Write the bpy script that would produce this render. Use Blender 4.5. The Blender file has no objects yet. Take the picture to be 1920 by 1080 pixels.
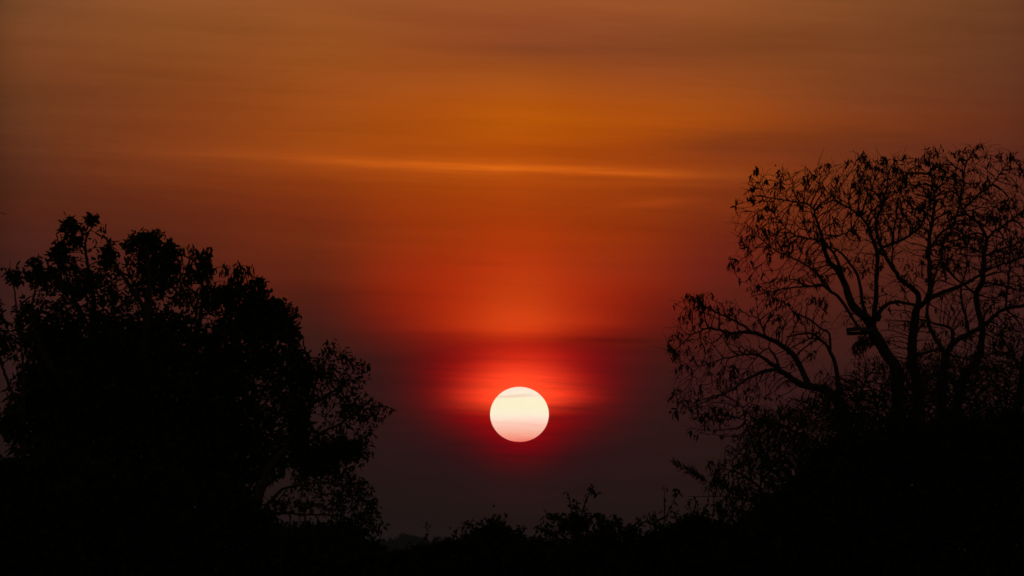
import bpy, math, random
import numpy as np
from mathutils import Vector, kdtree, noise as mnoise

random.seed(11)
rng = np.random.default_rng(11)
scene = bpy.context.scene
COL = scene.collection

# ------------------------------------------------------------------ camera
EYE = 1.7                                  # standing eye height, metres
FOC = 11855.0                              # focal length in pixels of a 1920 px wide frame (9.26 deg lens)
HORIZON_Y = 1035.0
TILT = math.atan((HORIZON_Y - 540.0) / FOC)
cam_data = bpy.data.cameras.new("camera")
cam = bpy.data.objects.new("camera", cam_data)
COL.objects.link(cam)
cam_data.sensor_width = 36.0
cam_data.lens = FOC / 1920.0 * 36.0
cam_data.clip_start = 0.5
cam_data.clip_end = 90000.0
cam.location = (0.0, 0.0, EYE)
cam.rotation_euler = (math.pi / 2 + TILT, 0.0, 0.0)
scene.camera = cam

SUN_PX = (974.0, 777.0)
SUN_AZ = math.atan((SUN_PX[0] - 960.0) / FOC)                       # east of +Y
SUN_EL = math.atan((540.0 - SUN_PX[1]) / FOC) + TILT
PX_DEG = math.degrees(1.0 / FOC)

scene.view_settings.view_transform = 'Standard'
scene.view_settings.look = 'None'
scene.view_settings.exposure = 0.0
scene.view_settings.gamma = 1.0
scene.view_settings.use_curve_mapping = False
scene.cycles.max_bounces = 3
scene.cycles.diffuse_bounces = 2
scene.cycles.filter_width = 1.6


def lin(c):
    out = []
    for v in c:
        v = v / 255.0
        out.append(v / 12.92 if v <= 0.04045 else ((v + 0.055) / 1.055) ** 2.4)
    return out


# ------------------------------------------------------------------ node helper
class NT:
    def __init__(self, tree):
        self.t = tree
        self.n = tree.nodes
        self.l = tree.links

    def _in(self, node, i, v):
        if v is None:
            return
        if isinstance(v, bpy.types.NodeSocket):
            self.l.new(v, node.inputs[i])
        else:
            node.inputs[i].default_value = v

    def m(self, op, a, b=None, c=None, clamp=False):
        nd = self.n.new('ShaderNodeMath')
        nd.operation = op
        nd.use_clamp = clamp
        self._in(nd, 0, a)
        self._in(nd, 1, b)
        self._in(nd, 2, c)
        return nd.outputs[0]

    def vm(self, op, a, b=None, scale=None):
        nd = self.n.new('ShaderNodeVectorMath')
        nd.operation = op
        self._in(nd, 0, a)
        self._in(nd, 1, b)
        if scale is not None:
            self._in(nd, 3, scale)
        return nd.outputs[0]

    def ramp(self, fac, stops, interp='LINEAR'):
        nd = self.n.new('ShaderNodeValToRGB')
        r = nd.color_ramp
        r.interpolation = interp
        while len(r.elements) > 1:
            r.elements.remove(r.elements[-1])
        r.elements[0].position = stops[0][0]
        r.elements[0].color = (*stops[0][1], 1)
        for p, c in stops[1:]:
            e = r.elements.new(p)
            e.color = (*c, 1)
        self._in(nd, 0, fac)
        return nd.outputs[0]

    def gauss(self, x, c, s):
        """exp(-((x-c)/s)^2)"""
        d = self.m('DIVIDE', self.m('SUBTRACT', x, c), s)
        return self.m('EXPONENT', self.m('MULTIPLY', self.m('MULTIPLY', d, d), -1.0))

    def noise(self, vec, scale, detail=3.0, rough=0.5):
        nd = self.n.new('ShaderNodeTexNoise')
        self._in(nd, nd.inputs.find('Vector'), vec)
        nd.inputs['Scale'].default_value = scale
        nd.inputs['Detail'].default_value = detail
        nd.inputs['Roughness'].default_value = rough
        return nd.outputs[0]

    def xyz(self, x, y, z):
        nd = self.n.new('ShaderNodeCombineXYZ')
        self._in(nd, 0, x)
        self._in(nd, 1, y)
        self._in(nd, 2, z)
        return nd.outputs[0]


# ------------------------------------------------------------------ sky
# Sky colour as a function of direction: azimuth and elevation in degrees.
# Each row: elevation expressed as 1920x1080 photograph rows, one profile for several azimuths.
SKY = {
    14: {0: (118, 70, 40), 60: (122, 70, 38), 120: (118, 64, 34), 200: (105, 58, 32), 250: (98, 52, 30), 300: (92, 47, 28), 350: (82, 40, 27),
         400: (80, 36, 26), 500: (66, 32, 30), 600: (56, 30, 30), 700: (48, 27, 28), 850: (34, 22, 22), 1030: (26, 18, 18)},
    314: {0: (142, 80, 40), 60: (140, 78, 36), 120: (136, 72, 32), 200: (128, 62, 26), 250: (126, 58, 24), 300: (130, 60, 24), 350: (112, 48, 24),
          400: (96, 40, 24), 440: (88, 36, 24), 500: (78, 33, 26), 600: (62, 30, 28), 700: (50, 27, 28), 850: (36, 23, 23), 1030: (28, 19, 19)},
    614: {0: (150, 82, 38), 60: (152, 82, 34), 120: (156, 80, 30), 200: (158, 74, 22), 250: (158, 72, 18), 300: (160, 70, 17), 350: (140, 56, 18),
          400: (128, 48, 20), 450: (118, 44, 20), 500: (106, 38, 20), 550: (94, 31, 20), 600: (72, 27, 22), 650: (57, 26, 24), 700: (48, 24, 26),
          850: (36, 22, 23), 1030: (28, 19, 19)},
    795: {0: (150, 80, 40), 60: (148, 74, 34), 120: (158, 78, 30), 200: (170, 78, 16), 250: (170, 76, 12), 310: (168, 72, 14), 350: (160, 64, 12),
          400: (158, 56, 12), 450: (156, 52, 14), 500: (160, 44, 14), 550: (160, 39, 12), 580: (152, 35, 13), 600: (138, 30, 14), 625: (116, 25, 15), 660: (84, 21, 17),
          700: (68, 20, 20), 750: (56, 21, 22), 800: (46, 21, 23), 850: (42, 22, 24), 950: (32, 22, 22), 1030: (28, 18, 18)},
    974: {0: (152, 80, 38), 60: (144, 72, 38), 100: (140, 70, 36), 130: (158, 78, 28), 200: (180, 84, 12), 230: (184, 86, 8), 280: (174, 74, 10),
          320: (174, 74, 14), 360: (168, 64, 12), 400: (166, 60, 12), 450: (174, 56, 12), 500: (182, 54, 16), 550: (196, 60, 18), 600: (214, 66, 22),
          620: (210, 58, 20), 640: (168, 32, 16), 660: (176, 30, 18), 690: (150, 20, 18), 720: (110, 10, 16), 780: (80, 8, 16), 850: (56, 12, 18),
          900: (44, 20, 22), 950: (36, 22, 22), 1030: (28, 18, 18)},
    1185: {0: (150, 80, 40), 60: (140, 72, 38), 100: (138, 70, 36), 150: (156, 74, 28), 200: (170, 78, 16), 240: (174, 78, 10), 280: (160, 66, 12),
           325: (162, 66, 14), 360: (150, 58, 14), 400: (150, 56, 14), 450: (150, 50, 14), 500: (142, 42, 18), 550: (142, 34, 14), 575: (132, 30, 15), 600: (120, 26, 15), 625: (104, 23, 16),
           650: (86, 21, 17), 700: (66, 20, 21), 780: (48, 22, 24), 850: (42, 22, 24), 950: (34, 22, 22), 1030: (28, 18, 18)},
    1345: {0: (146, 80, 40), 60: (136, 72, 34), 100: (132, 68, 32), 150: (146, 72, 28), 200: (160, 74, 20), 240: (162, 72, 16), 270: (132, 58, 24),
           320: (144, 60, 18), 350: (130, 52, 20), 400: (124, 46, 20), 450: (114, 38, 22), 500: (104, 32, 24), 550: (96, 32, 24), 600: (80, 28, 24),
           650: (66, 26, 24), 700: (56, 24, 26), 850: (38, 22, 22), 1030: (28, 18, 18)},
    1600: {0: (130, 74, 38), 60: (124, 68, 34), 120: (124, 66, 32), 180: (120, 60, 30), 240: (132, 60, 24), 270: (110, 50, 26), 320: (110, 48, 24),
           400: (98, 40, 24), 450: (90, 38, 24), 500: (84, 34, 24), 600: (68, 30, 26), 700: (54, 26, 26), 850: (40, 22, 24), 1030: (28, 18, 18)},
    1905: {0: (108, 62, 36), 60: (104, 58, 34), 120: (100, 54, 32), 180: (98, 50, 30), 240: (100, 46, 26), 270: (92, 42, 28), 320: (86, 38, 28),
           400: (78, 34, 28), 500: (68, 30, 28), 600: (58, 28, 28), 700: (48, 26, 26), 850: (36, 22, 22), 1030: (26, 18, 18)},
}


def between(a, b, f, low):
    """a profile between two others, with its own lower rows"""
    out = {}
    for y in sorted(set(SKY[a]) | set(SKY[b])):
        if y < min(low):
            p = [np.interp(y, sorted(SKY[q]), [SKY[q][k][i] for k in sorted(SKY[q])]) for q in (a, b) for i in range(3)]
            out[y] = tuple((1 - f) * p[i] + f * p[i + 3] for i in range(3))
    out.update(low)
    return out


SKY[870] = between(795, 974, .42, {550: (182, 48, 15), 600: (188, 50, 16), 618: (172, 40, 16), 640: (144, 25, 16), 665: (136, 18, 17), 690: (122, 12, 16), 720: (104, 8, 16), 780: (62, 14, 18), 850: (46, 17, 21), 900: (38, 21, 23), 950: (34, 22, 22), 1030: (28, 18, 18)})
SKY[1080] = between(974, 1185, .5, {550: (176, 46, 16), 600: (180, 46, 17), 618: (164, 37, 16), 640: (136, 23, 16), 665: (130, 15, 18), 690: (118, 11, 18), 720: (102, 8, 17), 780: (62, 14, 18), 850: (46, 17, 21), 900: (38, 21, 23), 950: (34, 22, 22), 1030: (28, 18, 18)})
YS = [0, 50, 95, 130, 165, 200, 230, 255, 280, 315, 350, 400, 450, 500, 540, 575, 600, 618, 632, 645, 665, 690, 720, 750, 790, 850, 900, 960, 1035]
E_MAX = (HORIZON_Y + 0.0) * PX_DEG                          # elevation of the frame's top


def sky_at(x, y):
    xs = sorted(SKY)
    x = min(max(x, xs[0]), xs[-1])
    cols = []
    for q in xs:
        ys = sorted(SKY[q])
        arr = np.array([lin(SKY[q][k]) for k in ys])
        cols.append([np.interp(y, ys, arr[:, i]) for i in range(3)])
    cols = np.array(cols)
    out = [float(np.interp(x, xs, cols[:, i])) for i in range(3)]
    if y > 340:
        out[2] *= 0.84
    return out


world = bpy.data.worlds.new("World")
scene.world = world
world.use_nodes = True
W = NT(world.node_tree)
for nd in list(W.n):
    W.n.remove(nd)
tc = W.n.new('ShaderNodeTexCoord')
sep = W.n.new('ShaderNodeSeparateXYZ')
W.l.new(tc.outputs['Generated'], sep.inputs[0])
DX, DY, DZ = sep.outputs
rad2 = 180.0 / math.pi
# small-angle sky coordinates in degrees: azimuth from the sun, elevation above the horizon
az0 = W.m('SUBTRACT', W.m('MULTIPLY', W.m('ARCTAN2', DX, DY), rad2), math.degrees(SUN_AZ))
el0 = W.m('MULTIPLY', W.m('ARCSINE', DZ), rad2)
# thin drifting strata bend the gradient a little
vec = W.xyz(W.m('MULTIPLY', az0, 0.16), W.m('ADD', W.m('MULTIPLY', el0, 1.7), W.m('MULTIPLY', az0, 0.035)), 0.0)
nA = W.m('SUBTRACT', W.noise(vec, 1.1, 3.0, 0.5), 0.5)
vec2 = W.xyz(W.m('MULTIPLY', az0, 0.5), W.m('ADD', W.m('MULTIPLY', el0, 9.0), W.m('MULTIPLY', az0, 0.35)), 3.7)
nB = W.m('SUBTRACT', W.noise(vec2, 1.0, 4.0, 0.55), 0.5)
vec3 = W.xyz(W.m('MULTIPLY', az0, 1.3), W.m('ADD', W.m('MULTIPLY', el0, 26.0), W.m('MULTIPLY', az0, 0.9)), 9.1)
nC = W.m('SUBTRACT', W.noise(vec3, 1.0, 3.0, 0.5), 0.5)
el = W.m('ADD', el0, W.m('ADD', W.m('MULTIPLY', nA, 0.16), W.m('MULTIPLY', nB, 0.09)))
az = az0
fac = W.m('DIVIDE', el, E_MAX, clamp=True)

STEP = 120.0
NK = 8
# coefficients of the quadratic spline that passes through the profiles
RAW = np.array([[sky_at(SUN_PX[0] + k * STEP, y) for y in YS] for k in range(-NK, NK + 1)])
MAT = np.eye(2 * NK + 1) * .75 + np.eye(2 * NK + 1, k=1) * .125 + np.eye(2 * NK + 1, k=-1) * .125
MAT[0, 0] = MAT[-1, -1] = .875
COEF = np.maximum(np.linalg.solve(MAT, RAW.reshape(2 * NK + 1, -1)).reshape(RAW.shape), 0.0)
total = None
for k in range(-NK, NK + 1):
    xc = SUN_PX[0] + k * STEP
    stops = []
    for j in reversed(range(len(YS))):
        stops.append(((HORIZON_Y - YS[j]) / HORIZON_Y, [float(q) for q in COEF[k + NK, j]]))
    c = W.ramp(fac, stops)
    u = W.m('ABSOLUTE', W.m('SUBTRACT', W.m('DIVIDE', az, STEP * PX_DEG), float(k)))
    p = W.m('MAXIMUM', W.m('SUBTRACT', 1.5, u), 0.0)
    q = W.m('MAXIMUM', W.m('SUBTRACT', 0.5, u), 0.0)
    w = W.m('SUBTRACT', W.m('MULTIPLY', W.m('MULTIPLY', p, p), 0.5), W.m('MULTIPLY', W.m('MULTIPLY', q, q), 1.5))
    if abs(k) == NK:                                          # beyond the table keep the outermost profile
        sgn = 1.0 if k > 0 else -1.0
        far = W.m('SUBTRACT', W.m('MULTIPLY', W.m('DIVIDE', az, STEP * PX_DEG), sgn), float(NK))
        w = W.m('MAXIMUM', w, W.m('MINIMUM', W.m('MAXIMUM', W.m('ADD', far, 0.5), 0.0), 1.0))
    t = W.vm('SCALE', c, scale=w)
    total = t if total is None else W.vm('ADD', total, t)


def px_az(x):
    return (x - SUN_PX[0]) * PX_DEG


def px_el(y):
    return (HORIZON_Y - y) * PX_DEG


def streak(x, y, sx, sy, slope, bend=0.0, wob=0.05):
    """a soft thin streak of cloud: gaussian in both directions, sloping"""
    line = W.m('ADD', px_el(y), W.m('MULTIPLY', W.m('SUBTRACT', az0, px_az(x)), slope))
    if bend:
        d = W.m('SUBTRACT', az0, px_az(x))
        line = W.m('ADD', line, W.m('MULTIPLY', W.m('MULTIPLY', d, d), bend))
    e = W.m('SUBTRACT', W.m('ADD', el0, W.m('MULTIPLY', nB, wob)), line)
    g = W.m('EXPONENT', W.m('MULTIPLY', W.m('POWER', W.m('ABSOLUTE', W.m('DIVIDE', e, sy * PX_DEG)), 1.6), -1.0))
    return W.m('MULTIPLY', g, W.gauss(az0, px_az(x), sx * PX_DEG))


# strata brightness
mul = W.m('ADD', 1.0, W.m('ADD', W.m('MULTIPLY', nA, 0.30), W.m('ADD', W.m('MULTIPLY', nB, 0.22), W.m('MULTIPLY', nC, 0.10))))
mul = W.m('ADD', mul, W.m('MULTIPLY', W.m('MULTIPLY', streak(950, 315, 440, 11, -0.043, 0.0, 0.14), W.m('ADD', 1.0, W.m('ADD', W.m('MULTIPLY', nB, 1.6), W.m('MULTIPLY', nC, 1.6)))), 0.42))
mul = W.m('ADD', mul, W.m('MULTIPLY', streak(1180, 326, 170, 8, -0.03, 0.0, 0.12), 0.16))
mul = W.m('ADD', mul, W.m('MULTIPLY', streak(1240, 378, 60, 8, 0.04), 0.22))
mul = W.m('ADD', mul, W.m('MULTIPLY', streak(1180, 388, 120, 6, 0.10), 0.08))
mul = W.m('ADD', mul, W.m('MULTIPLY', streak(900, 495, 60, 4, -0.03), -0.10))
mul = W.m('ADD', mul, W.m('MULTIPLY', streak(1125, 638, 110, 6, -0.02), -0.24))
mul = W.m('ADD', mul, W.m('MULTIPLY', streak(900, 628, 110, 6, -0.03), -0.12))
mul = W.m('ADD', mul, W.m('MULTIPLY', streak(1470, 262, 240, 18, 0.03), -0.16))
mul = W.m('ADD', mul, W.m('MULTIPLY', streak(1200, 90, 260, 26, 0.0), -0.10))
base = W.vm('SCALE', total, scale=mul)
base = W.vm('ADD', base, W.vm('SCALE', W.xyz(0.05, 0.022, 0.0), scale=W.m('MULTIPLY', streak(1010, 317, 330, 9, -0.043, 0.0, 0.14), W.m('ADD', 1.0, W.m('MULTIPLY', nC, 1.6)))))

# the reddened aureole round the low sun
up = W.m('SUBTRACT', el0, px_el(752))
below = W.m('MULTIPLY', W.m('ADD', W.m('DIVIDE', up, 34 * PX_DEG), 1.0), 1.0, clamp=True)    # fades out under the disc's middle
below = W.m('MULTIPLY', W.m('MULTIPLY', below, below), W.m('SUBTRACT', 3.0, W.m('MULTIPLY', below, 2.0)))


def dome(y, sx, sy, power):
    a = W.m('DIVIDE', az0, sx * PX_DEG)
    b = W.m('DIVIDE', W.m('SUBTRACT', el0, px_el(y)), sy * PX_DEG)
    q = W.m('ADD', W.m('MULTIPLY', a, a), W.m('MULTIPLY', b, b))
    return W.m('EXPONENT', W.m('MULTIPLY', W.m('POWER', q, power), -1.0))


hot = W.m('MULTIPLY', dome(743, 104, 58, 1.25), below)
hot = W.m('MULTIPLY', hot, W.m('ADD', 1.0, W.m('MULTIPLY', nB, 0.3)))
red = W.m('ADD', dome(744, 130, 66, 1.1), W.m('MULTIPLY', dome(822, 66, 42, 1.0), 0.34))
red = W.m('MULTIPLY', red, W.m('ADD', 1.0, W.m('ADD', W.m('MULTIPLY', nB, 0.8), W.m('MULTIPLY', nC, 0.8))))
core = W.m('MULTIPLY', W.gauss(az0, 0.0, 70 * PX_DEG), W.gauss(el0, px_el(735), 45 * PX_DEG))
rope = W.m('ADD', 1.0, W.m('MULTIPLY', streak(1090, 766, 70, 6, 0.0), -0.55))
rope = W.m('ADD', rope, W.m('MULTIPLY', streak(1080, 782, 60, 4, 0.0), -0.25))
glow = W.vm('SCALE', W.xyz(0.74, 0.052, 0.014), scale=hot)
glow = W.vm('ADD', glow, W.vm('SCALE', W.xyz(0.35, -0.0048, -0.0025), scale=red))
glow = W.vm('ADD', glow, W.vm('SCALE', W.xyz(0.08, 0.035, 0.006), scale=core))
rope = W.m('ADD', rope, W.m('ADD', W.m('MULTIPLY', nB, 0.35), W.m('MULTIPLY', nC, 0.35)))
glow = W.vm('SCALE', glow, scale=rope)
clear = W.vm('MAXIMUM', W.vm('ADD', base, glow), (0.0, 0.0, 0.0))

# away from the sunset the sky falls off to a dim dusk, and under the horizon to nothing
rise = W.m('MAXIMUM', W.m('SUBTRACT', el0, E_MAX + 0.6), 0.0)
side = W.m('MAXIMUM', W.m('SUBTRACT', W.m('ABSOLUTE', az0), 5.5), 0.0)
fall = W.m('EXPONENT', W.m('MULTIPLY', W.m('ADD', W.m('DIVIDE', rise, 5.0), W.m('DIVIDE', side, 14.0)), -1.0))
night = W.n.new('ShaderNodeTexSky')
night.sky_type = 'NISHITA'
night.sun_disc = False
night.sun_elevation = SUN_EL
night.sun_rotation = SUN_AZ
night.air_density = 2.0
night.dust_density = 6.0
hor = W.m('MULTIPLY', W.m('ADD', W.m('MULTIPLY', el0, 2.0), 1.0), 1.0, clamp=True)
far_sky = W.vm('SCALE', night.outputs[0], scale=W.m('MULTIPLY', W.m('SUBTRACT', 1.0, fall), 0.10))
final = W.vm('SCALE', W.vm('ADD', W.vm('SCALE', clear, scale=fall), far_sky), scale=hor)
bg = W.n.new('ShaderNodeBackground')
bg.inputs['Strength'].default_value = 1.0
W.l.new(final, bg.inputs['Color'])
wo = W.n.new('ShaderNodeOutputWorld')
W.l.new(bg.outputs[0], wo.inputs['Surface'])

# ------------------------------------------------------------------ sun lamp
sun_data = bpy.data.lights.new("sunlight", 'SUN')
sun_data.energy = 0.06
sun_data.angle = math.radians(0.5)
sun_data.color = (1.0, 0.38, 0.14)
sun_lamp = bpy.data.objects.new("sunlight", sun_data)
COL.objects.link(sun_lamp)
lamp_el = SUN_EL + math.radians(0.6)      # just over the disc's rim, so the disc does not eclipse its own light
sun_dir = Vector((math.sin(SUN_AZ) * math.cos(lamp_el), math.cos(SUN_AZ) * math.cos(lamp_el), math.sin(lamp_el)))
sun_lamp.rotation_euler = (-sun_dir).to_track_quat('-Z', 'Y').to_euler()


# ------------------------------------------------------------------ materials
def new_mat(name):
    m = bpy.data.materials.new(name)
    m.use_nodes = True
    t = NT(m.node_tree)
    return m, t, t.n['Principled BSDF']


def surf(name, c1, c2, scale, rough=0.9, spec=0.0, bump=0.0, stretch=(1, 1, 1)):
    m, t, b = new_mat(name)
    co = t.n.new('ShaderNodeTexCoord')
    v = t.vm('MULTIPLY', co.outputs['Object'], stretch)
    nz = t.noise(v, scale, 5.0, 0.6)
    t.l.new(t.ramp(nz, [(0.3, c1), (0.7, c2)]), b.inputs['Base Color'])
    b.inputs['Roughness'].default_value = rough
    b.inputs['Specular IOR Level'].default_value = spec
    if bump:
        bn = t.n.new('ShaderNodeBump')
        bn.inputs['Strength'].default_value = bump
        bn.inputs['Distance'].default_value = 0.01
        t.l.new(nz, bn.inputs['Height'])
        t.l.new(bn.outputs[0], b.inputs['Normal'])
    return m


M_BARK = surf('bark', (0.045, 0.036, 0.028), (0.075, 0.06, 0.048), 9.0, 0.95, 0.03, 0.6, (1, 1, 0.25))
M_LEAF = surf('dark_green_leaf', (0.026, 0.042, 0.016), (0.045, 0.062, 0.024), 3.0)
M_DRY = surf('drying_leaf', (0.045, 0.04, 0.018), (0.07, 0.055, 0.025), 4.0)
M_BUSH = surf('bush_leaf', (0.026, 0.04, 0.016), (0.042, 0.055, 0.022), 2.0)
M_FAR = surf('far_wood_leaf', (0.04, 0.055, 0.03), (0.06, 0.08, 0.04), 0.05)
M_GROUND = surf('dry_grass_soil', (0.035, 0.032, 0.018), (0.06, 0.05, 0.03), 0.35)
M_WOOD = surf('weathered_wood', (0.07, 0.055, 0.04), (0.11, 0.09, 0.07), 14.0, 0.9, 0.05, 0.5, (0.2, 1, 1))


# ------------------------------------------------------------------ object helpers
def tag(o, label=None, cat=None, group=None, kind=None):
    if label:
        o['label'] = label
    if cat:
        o['category'] = cat
    if group:
        o['group'] = group
    if kind:
        o['kind'] = kind
    return o


def empty(name, loc):
    o = bpy.data.objects.new(name, None)
    o.empty_display_size = 0.3
    COL.objects.link(o)
    o.location = loc
    return o


def mesh_obj(name, verts, faces, mat, parent=None, smooth=False, origin=None):
    verts = np.asarray(verts, dtype=np.float64).reshape(-1, 3)
    if parent is not None:
        origin = np.array(parent.location)
    if origin is not None:
        verts = verts - np.asarray(origin, dtype=np.float64)
    me = bpy.data.meshes.new(name)
    if isinstance(faces, np.ndarray):
        n, k = faces.shape
        me.vertices.add(len(verts))
        me.vertices.foreach_set('co', verts.ravel())
        me.loops.add(n * k)
        me.loops.foreach_set('vertex_index', faces.ravel().astype(np.int32))
        me.polygons.add(n)
        me.polygons.foreach_set('loop_start', np.arange(0, n * k, k, dtype=np.int32))
        me.polygons.foreach_set('loop_total', np.full(n, k, dtype=np.int32))
        me.update(calc_edges=True)
        me.validate()
    else:
        me.from_pydata([tuple(v) for v in verts], [], faces)
        me.update()
    me.materials.append(mat)
    if smooth:
        me.polygons.foreach_set('use_smooth', [True] * len(me.polygons))
    o = bpy.data.objects.new(name, me)
    COL.objects.link(o)
    if parent is not None:
        o.parent = parent
    elif origin is not None:
        o.location = origin
    return o


CT, ST = math.cos(TILT), math.sin(TILT)


def at(x, y, D):
    """the point D metres out (along +Y) that a sight line through (x, y) of the photograph meets"""
    u, v = x - 960.0, 540.0 - y
    dy = FOC * CT - v * ST
    dz = FOC * ST + v * CT
    return np.array((u * D / dy, D, EYE + dz * D / dy))


class Tubes:
    def __init__(self):
        self.v, self.f = [], []

    def add(self, pts, radii, sides=5, cap=True):
        pts = [np.asarray(p, float) for p in pts]
        n = len(pts)
        if n < 2:
            return
        base = len(self.v)
        prev = None
        for i in range(n):
            a = pts[max(i - 1, 0)]
            b = pts[min(i + 1, n - 1)]
            t = b - a
            L = np.linalg.norm(t)
            t = t / L if L > 1e-9 else np.array((0, 0, 1.0))
            if prev is None:
                h = np.array((0, 1.0, 0)) if abs(t[1]) < 0.9 else np.array((1.0, 0, 0))
                s = np.cross(t, h)
            else:
                s = prev - t * np.dot(prev, t)
            s /= (np.linalg.norm(s) + 1e-12)
            prev = s
            q = np.cross(t, s)
            for k in range(sides):
                an = 2 * math.pi * k / sides
                self.v.append(pts[i] + radii[i] * (math.cos(an) * s + math.sin(an) * q))
        for i in range(n - 1):
            for k in range(sides):
                k2 = (k + 1) % sides
                self.f.append((base + i * sides + k, base + i * sides + k2, base + (i + 1) * sides + k2, base + (i + 1) * sides + k))
        if cap and sides >= 3:
            self.f.append(tuple(base + k for k in range(sides))[::-1])
            self.f.append(tuple(base + (n - 1) * sides + k for k in range(sides)))

    def build(self, name, mat, parent):
        return mesh_obj(name, self.v, self.f, mat, parent, smooth=True)


def smooth_path(pts, rad, per=4, wob=0.0):
    """Catmull-Rom through the points"""
    P = [np.asarray(p, float) for p in pts]
    P = [2 * P[0] - P[1]] + P + [2 * P[-1] - P[-2]]
    R = list(rad)
    out, ro = [], []
    for i in range(1, len(P) - 2):
        for k in range(per):
            t = k / per
            a, b, c, d = P[i - 1], P[i], P[i + 1], P[i + 2]
            q = 0.5 * ((2 * b) + (c - a) * t + (2 * a - 5 * b + 4 * c - d) * t * t + (3 * b - a - 3 * c + d) * t ** 3)
            if wob and not (i == 1 and k == 0):
                q = q + rng.normal(0, wob, 3)
            out.append(q)
            ro.append(R[i - 1] * (1 - t) + R[i] * t)
    out.append(P[-2])
    ro.append(R[-1])
    return out, ro


class Leaves:
    """flat lance-shaped leaves folded on the midrib, six vertices and two quads each"""

    def __init__(self):
        self.parts = []

    def add(self, pos, d, L, Wd):
        pos = np.atleast_2d(pos)
        n = len(pos)
        if n == 0:
            return
        d = d / (np.linalg.norm(d, axis=1, keepdims=True) + 1e-9)
        r = rng.normal(size=(n, 3))
        s = np.cross(d, r)
        s /= (np.linalg.norm(s, axis=1, keepdims=True) + 1e-9)
        nrm = np.cross(d, s)
        L = np.broadcast_to(L, (n,))[:, None]
        Wd = np.broadcast_to(Wd, (n,))[:, None]
        droop = nrm * L * 0.10
        b = pos
        t = pos + d * L - droop
        fold = nrm * Wd * 0.15
        l1 = pos + d * L * 0.30 + s * Wd * 0.5 + fold
        l2 = pos + d * L * 0.68 + s * Wd * 0.42 + fold
        r1 = pos + d * L * 0.30 - s * Wd * 0.5 + fold
        r2 = pos + d * L * 0.68 - s * Wd * 0.42 + fold
        self.parts.append(np.stack([b, r1, r2, t, l2, l1], axis=1))

    def count(self):
        return sum(len(p) for p in self.parts)

    def build(self, name, mat, parent):
        V = np.concatenate(self.parts).reshape(-1, 3)
        n = len(V) // 6
        i = np.arange(n) * 6
        F = np.concatenate([np.stack([i, i + 1, i + 2, i + 3], 1), np.stack([i, i + 3, i + 4, i + 5], 1)])
        return mesh_obj(name, V, F, mat, parent)


def blob_points(blobs, D, n, depth=0.8, shell=0.0):
    """random points in ellipsoids given as (cx, cy, rx, ry[, weight[, depth offset]])"""
    wts = np.array([b[2] * b[3] * (b[4] if len(b) > 4 else 1.0) for b in blobs], float)
    wts /= wts.sum()
    s = D / FOC
    idx = rng.choice(len(blobs), size=n, p=wts)
    out = np.zeros((n, 3))
    for k, b in enumerate(blobs):
        m = np.where(idx == k)[0]
        if not len(m):
            continue
        v = rng.normal(size=(len(m), 3))
        v /= np.linalg.norm(v, axis=1, keepdims=True)
        r = rng.random(len(m)) ** (1 / 3.0)
        if shell:
            r = shell + (1 - shell) * r
        v *= r[:, None]
        off = b[5] if len(b) > 5 else 0.0
        c = at(b[0], b[1], D + off)
        out[m, 0] = c[0] + v[:, 0] * b[2] * s
        out[m, 2] = c[2] + v[:, 2] * b[3] * s
        out[m, 1] = c[1] + v[:, 1] * depth * 0.5 * (b[2] + b[3]) * s
    return out


def colonise(P, par, A, step, reach, kill, iters=60, up=0.0, jit=0.15, keep=0.35):
    """space colonisation: grow the node list P (with parents) towards the attraction points A"""
    P = [np.asarray(p, float) for p in P]
    par = list(par)
    alive = np.ones(len(A), bool)
    near = np.full(len(A), -1)
    nd = np.full(len(A), 1e9)
    start = 0
    tried = {}
    for it in range(iters):
        new = np.array(P[start:])
        if len(new):
            kd = kdtree.KDTree(len(new))
            for i, p in enumerate(new):
                kd.insert(p, i)
            kd.balance()
            for a in np.where(alive)[0]:
                _, i, dist = kd.find(A[a])
                if dist < nd[a]:
                    nd[a] = dist
                    near[a] = start + i
        start = len(P)
        alive &= nd > kill
        act = np.where(alive & (nd < reach))[0]
        if not len(act):
            if not alive.any():
                break
            act = np.array([np.where(alive)[0][np.argmin(nd[alive])]])
        acc = {}
        for a in act:
            v = A[a] - P[near[a]]
            acc.setdefault(near[a], []).append(v / (np.linalg.norm(v) + 1e-9))
        for k, vs in acc.items():
            d = np.sum(vs, axis=0)
            d = d / (np.linalg.norm(d) + 1e-9)
            pr = par[k]
            if pr >= 0:
                q = P[k] - P[pr]
                q = q / (np.linalg.norm(q) + 1e-9)
                d = d + q * keep
            d = d + rng.normal(0, jit, 3) + np.array((0, 0, up))
            d /= (np.linalg.norm(d) + 1e-9)
            tried[k] = tried.get(k, 0) + 1
            if tried[k] > 3:
                continue
            P.append(P[k] + d * step)
            par.append(int(k))
        if len(P) == start:
            break
    return P, par


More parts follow.
